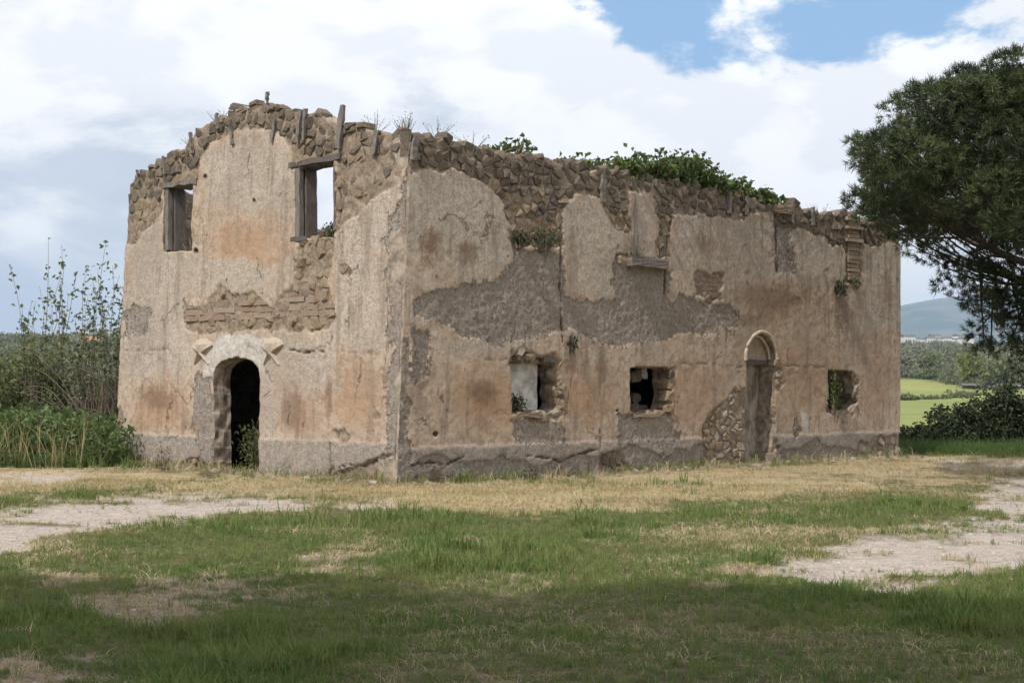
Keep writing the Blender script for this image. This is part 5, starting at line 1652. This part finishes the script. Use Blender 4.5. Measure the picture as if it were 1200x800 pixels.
pf = EYE + pf * (YC / pf[1])
pine('pine_tree', pb, pf, cl, rd, 'large dark green pine with a spreading crown reaching over the right end of the house', 130, 19, 0.125, 0.0062, 0.30)


def umbrella(cx, cy, zc, rx, ry, rz, n):
    c, r = [], []
    while len(c) < n:
        d = unit(rng.normal(0, 1, 3))
        if d[2] < -0.25: d[2] *= -1
        q = rng.uniform(.55, 1) ** .5
        c.append(np.array([cx + d[0] * rx * q, cy + d[1] * ry * q, zc + d[2] * rz * q])); r.append(rng.uniform(.6, 1.0))
    return c, r
# the pines behind the viewer that shade the foreground
for bx, by, cx, cy, zc, rx, ry, rz, n, lb in SHADE_PINES:
    c, r = umbrella(cx, cy, zc, rx, ry, rz, n)
    pine('pine_tree', (bx, by, 0), np.array([cx * .6 + bx * .4, by + 1.6, zc - 1.8]), c, r, lb, 54, 9, 0.32, 0.021, 0.32)

# ------------------------------------------------------------------ the country beyond
L_FAR = make_leaf('far_leaf', (0.115, 0.14, 0.07), (0.215, 0.235, 0.12), 0.8, 0.3, (0.27, 0.275, 0.16))
L_LIME = make_leaf('lime_leaf', (0.15, 0.175, 0.045), (0.23, 0.24, 0.07), 0.8, 0.25)
L_GREYG = make_leaf('grey_leaf', (0.17, 0.185, 0.125), (0.26, 0.265, 0.195), 0.8, 0.2)


def far_tree(h, rx, n, leaf, mat, name, label=None, loc=(0, 0, 0), link=True):
    root = empty(name, (0, 0, 0), label, 'tree') if link else None
    C = []
    lumps = [(rng.normal(0, rx * .45), rng.normal(0, rx * .45), h * rng.uniform(.35, .85), rx * rng.uniform(.35, .6)) for _ in range(9)]
    for _ in range(n):
        a = lumps[rng.integers(9)]
        d = unit(rng.normal(0, 1, 3))
        C.append(np.array(a[:3]) + d * a[3] * rng.uniform(.7, 1.05) * np.array([1, 1, .85]))
    C = np.array(C); C[:, 2] = np.maximum(C[:, 2], h * .06)
    V, f = leaves(C, leaf, .8, .1, .1)
    if not link:
        return mk(name, V, f, mat, None, link=False)
    mb = MB()
    mb.add(*tube(bend([0, 0, -.3], [0, 0, h * .6], 0, 5, .1), np.linspace(.22, .1, 5), 6))
    mb.build('trunk', BARK, root, True)
    mk('crown', V, f, mat, root)
    root.location = loc
    return root


src = [far_tree(rng.uniform(6, 9), rng.uniform(3.6, 5.4), 420, 0.95, m, 'canopy', link=False) for m in (L_FAR, L_FAR, L_GREYG, L_FAR, L_GREYG)]
n = 5200
a = np.radians(rng.uniform(-36, 36, n)); r = np.sqrt(rng.uniform(0, 1, n)) * (1650 - 430) + 430
r = np.where(rng.random(n) < .45, rng.uniform(430, 900, n), r)
gapn = fbm(np.sin(a) * r / 60, np.cos(a) * r / 60, 401, 3)
k = (gapn > -0.28)
a, r = a[k], r[k]
x, y = r * np.sin(a), r * np.cos(a)
scatter('distant_wood', src, np.stack([x, y, terrain_z(x, y) - .5], -1), rng.uniform(.55, 1.15, len(x)), rng.integers(0, 5, len(x)), tilt=.03)
n = 900
a = np.radians(rng.uniform(8, 36, n)); r = wood_edge(a) + rng.uniform(3, 50, n)
x, y = r * np.sin(a), r * np.cos(a)
scatter('distant_wood', src, np.stack([x, y, terrain_z(x, y) - 1.2], -1), rng.uniform(.22, .65, n), rng.integers(0, 5, n), tilt=.03)
n = 500
a = np.radians(rng.uniform(8, 36, n)); r = wood_edge(a) + rng.uniform(10, 110, n)
x, y = r * np.sin(a), r * np.cos(a)
scatter('distant_wood', src, np.stack([x, y, terrain_z(x, y) - .6], -1), rng.uniform(.5, .95, n), rng.integers(0, 5, n), tilt=.03)
# the same woods come closer on the left
n = 700
a = np.radians(rng.uniform(-36, -13, n)); r = rng.uniform(150, 430, n)
x, y = r * np.sin(a), r * np.cos(a)
scatter('distant_wood', src, np.stack([x, y, terrain_z(x, y) - .5], -1), rng.uniform(.45, .8, n), rng.integers(0, 5, n), tilt=.03)


def at_r(pxx, r):
    d = pix_ray(pxx, 450)
    d2 = d[:2] / np.linalg.norm(d[:2]) * r
    return float(d2[0]), float(d2[1]), float(terrain_z(np.array(d2[0]), np.array(d2[1])))


def copy_tree(o):
    c = o.copy(); COL.objects.link(c)
    for ch in o.children:
        d = ch.copy(); COL.objects.link(d); d.parent = c
    return c


lime = far_tree(7.0, 4.3, 700, .8, L_LIME, 'round_tree', 'round yellow green tree at the upper edge of the field', at_r(1136, 352))
far_tree(6.0, 4.0, 600, .8, L_FAR, 'round_tree', 'dark round tree right of the yellow green one beyond the field', at_r(1174, 338))
far_tree(8.0, 4.8, 700, .8, L_GREYG, 'round_tree', 'pale grey green tree at the right edge beyond the field', at_r(1197, 338))
far_tree(7.0, 4.0, 600, .8, L_GREYG, 'round_tree', 'pale rounded tree at the upper field edge next to the house wall', at_r(1064, 428))
far_tree(6.5, 3.8, 600, .8, L_FAR, 'round_tree', 'darker tree at the upper field edge between the pale and the yellow green ones', at_r(1092, 418))
# field boundary scrub
for i, (pxx, r, s, lb) in enumerate(((1058, 268, 1.3, 'low dark scrub on the field boundary next to the house wall'), (1070, 270, .6, 'tiny dark bush on the field boundary, second from the house'), (1088, 275, .8, 'small dark bush in the middle of the field boundary'), (1102, 280, .9, 'small dark bush left of the long scrub on the field boundary'), (1118, 300, 1.5, 'left half of the long dark scrub on the field boundary'), (1128, 302, 1.4, 'right half of the long dark scrub on the field boundary'), (1142, 310, .8, 'small dark bush right of the long scrub'))):
    x, y, z = at_r(pxx, r)
    shrub('field_scrub', (x, y, z - .1), s, 2.3 * s ** .5, 1.5, 8, 240, .5, L_FAR, lb, 'bush', 'scrub on the field boundary', .1, .3, .03, .7, .2)

ROOFG = make_simple('grey_roof', (0.10, 0.096, 0.09), (0.18, 0.17, 0.16), 2, .8, 0)
ROOFO = make_simple('orange_roof', (0.32, 0.16, 0.10), (0.42, 0.23, 0.15), 2, .9, 0)
WALLW = make_simple('white_wall', (0.60, 0.58, 0.54), (0.74, 0.72, 0.68), 1, .9, 0)
WINM = make_simple('window_dark', (0.05, 0.05, 0.055), (0.09, 0.09, 0.10), 1, .4, 0)


def farm(name, loc, w, d, h, roofh, rot, wallm, roofm, label, cat='house', windows=3, overhang=.5):
    root = empty(name, loc, label, cat)
    R = np.array([[math.cos(rot), -math.sin(rot), 0], [math.sin(rot), math.cos(rot), 0], [0, 0, 1]])
    def put(V): return np.asarray(V, float) @ R.T + np.array(loc)
    V = CUBE * [w, d, h + 1.0] + [0, 0, h / 2 - .5]
    mk('wall', put(V), [CUBEF], wallm, root)
    o = overhang
    V = [[-w / 2 - o, -d / 2 - o, h - .05], [w / 2 + o, -d / 2 - o, h - .05], [w / 2 + o, d / 2 + o, h - .05], [-w / 2 - o, d / 2 + o, h - .05], [-w / 2 - o, 0, h + roofh], [w / 2 + o, 0, h + roofh]]
    mk('roof', put(V), [np.array([[0, 1, 5, 4], [2, 3, 4, 5], [0, 3, 2, 1]]), np.array([[1, 2, 5], [3, 0, 4]])], roofm, root)
    for i in range(windows):
        x = (i + .5) / windows * w - w / 2
        V = CUBE * [w / windows * .35, .16, h * .3] + [x, -d / 2, h * .5]
        mk('window', put(V), [CUBEF], WINM, root)
    return root


farm('farm_shed', at_r(1139, 345), 3.6, 3, 0.7, .45, -.1, ROOFG, ROOFG, 'low grey shed at the field edge below the yellow green tree', 'shed', 2)
farm('farm_shed', at_r(1181, 330), 4.0, 3, 0.8, .5, .05, ROOFG, ROOFG, 'long grey roofed shed at the right edge of the fields', 'shed', 3)
x, y, z = at_r(107, 760)
farm('farmhouse', (x, y, z + 2.2), 10, 6, 3.2, 2.0, .2, WALLW, ROOFO, 'distant farmhouse with an orange roof seen through the thicket on the left', 'farmhouse', 3)
x, y, z = at_r(84, 770)
farm('farmhouse', (x, y, z + 2.2), 6, 5, 3.4, 1.2, .2, WALLW, ROOFG, 'small white house left of the orange roofed farmhouse', 'farmhouse', 2)
# the town on the skyline below the mountain
tg = 'houses of the distant town'
tl = 'tiny pale house of the distant town below the mountain'
house0 = None
spots = [(1056, 1700, 1.1), (1064, 1690, 1.4), (1072, 1720, 1.0), (1080, 1750, .8), (1090, 1750, 1.0), (1100, 1760, .9), (1110, 1740, 1.0), (1119, 1760, .8), (1128, 1750, .9), (1140, 1760, .9), (1061, 1780, .9), (1095, 1800, 1.2), (1123, 1800, 1.2), (118, 1700, 1.0), (100, 1720, 1.2), (86, 1750, .8), (125, 1760, 1.1)]
for i, (pxx, r, s) in enumerate(spots):
    x, y, z = at_r(pxx, r)
    if house0 is None:
        house0 = farm('town_house', (x, y, z), 9, 8, 8.0, 1.6, .3, WALLW, ROOFG, tl, 'house', 3)
        house0['group'] = tg
        o = house0
    else:
        o = copy_tree(house0)
    o.location = (x, y, z)
    o.scale = (s, s, s)
    o.rotation_euler.z = float(rng.uniform(-.5, .5))
    if pxx < 200:
        o['label'] = 'tiny pale house on the wooded skyline left of the ruin'
        o['group'] = 'pale houses on the left skyline'

# ------------------------------------------------------------------ the air
hz = bpy.data.materials.new('haze')
hz.use_nodes = True
hn = hz.node_tree
hn.nodes.clear()
pv = nd(hn, 'ShaderNodeVolumePrincipled', {'Color': (0.54, 0.73, 1.0), 'Density': HAZE, 'Anisotropy': 0.0})
ho = hn.nodes.new('ShaderNodeOutputMaterial')
hn.links.new(pv.outputs[0], ho.inputs['Volume'])
V = CUBE * [20400, 20400, 640] + [0, 0, 300]
tag(mk('haze', V, [CUBEF], hz), kind='stuff')
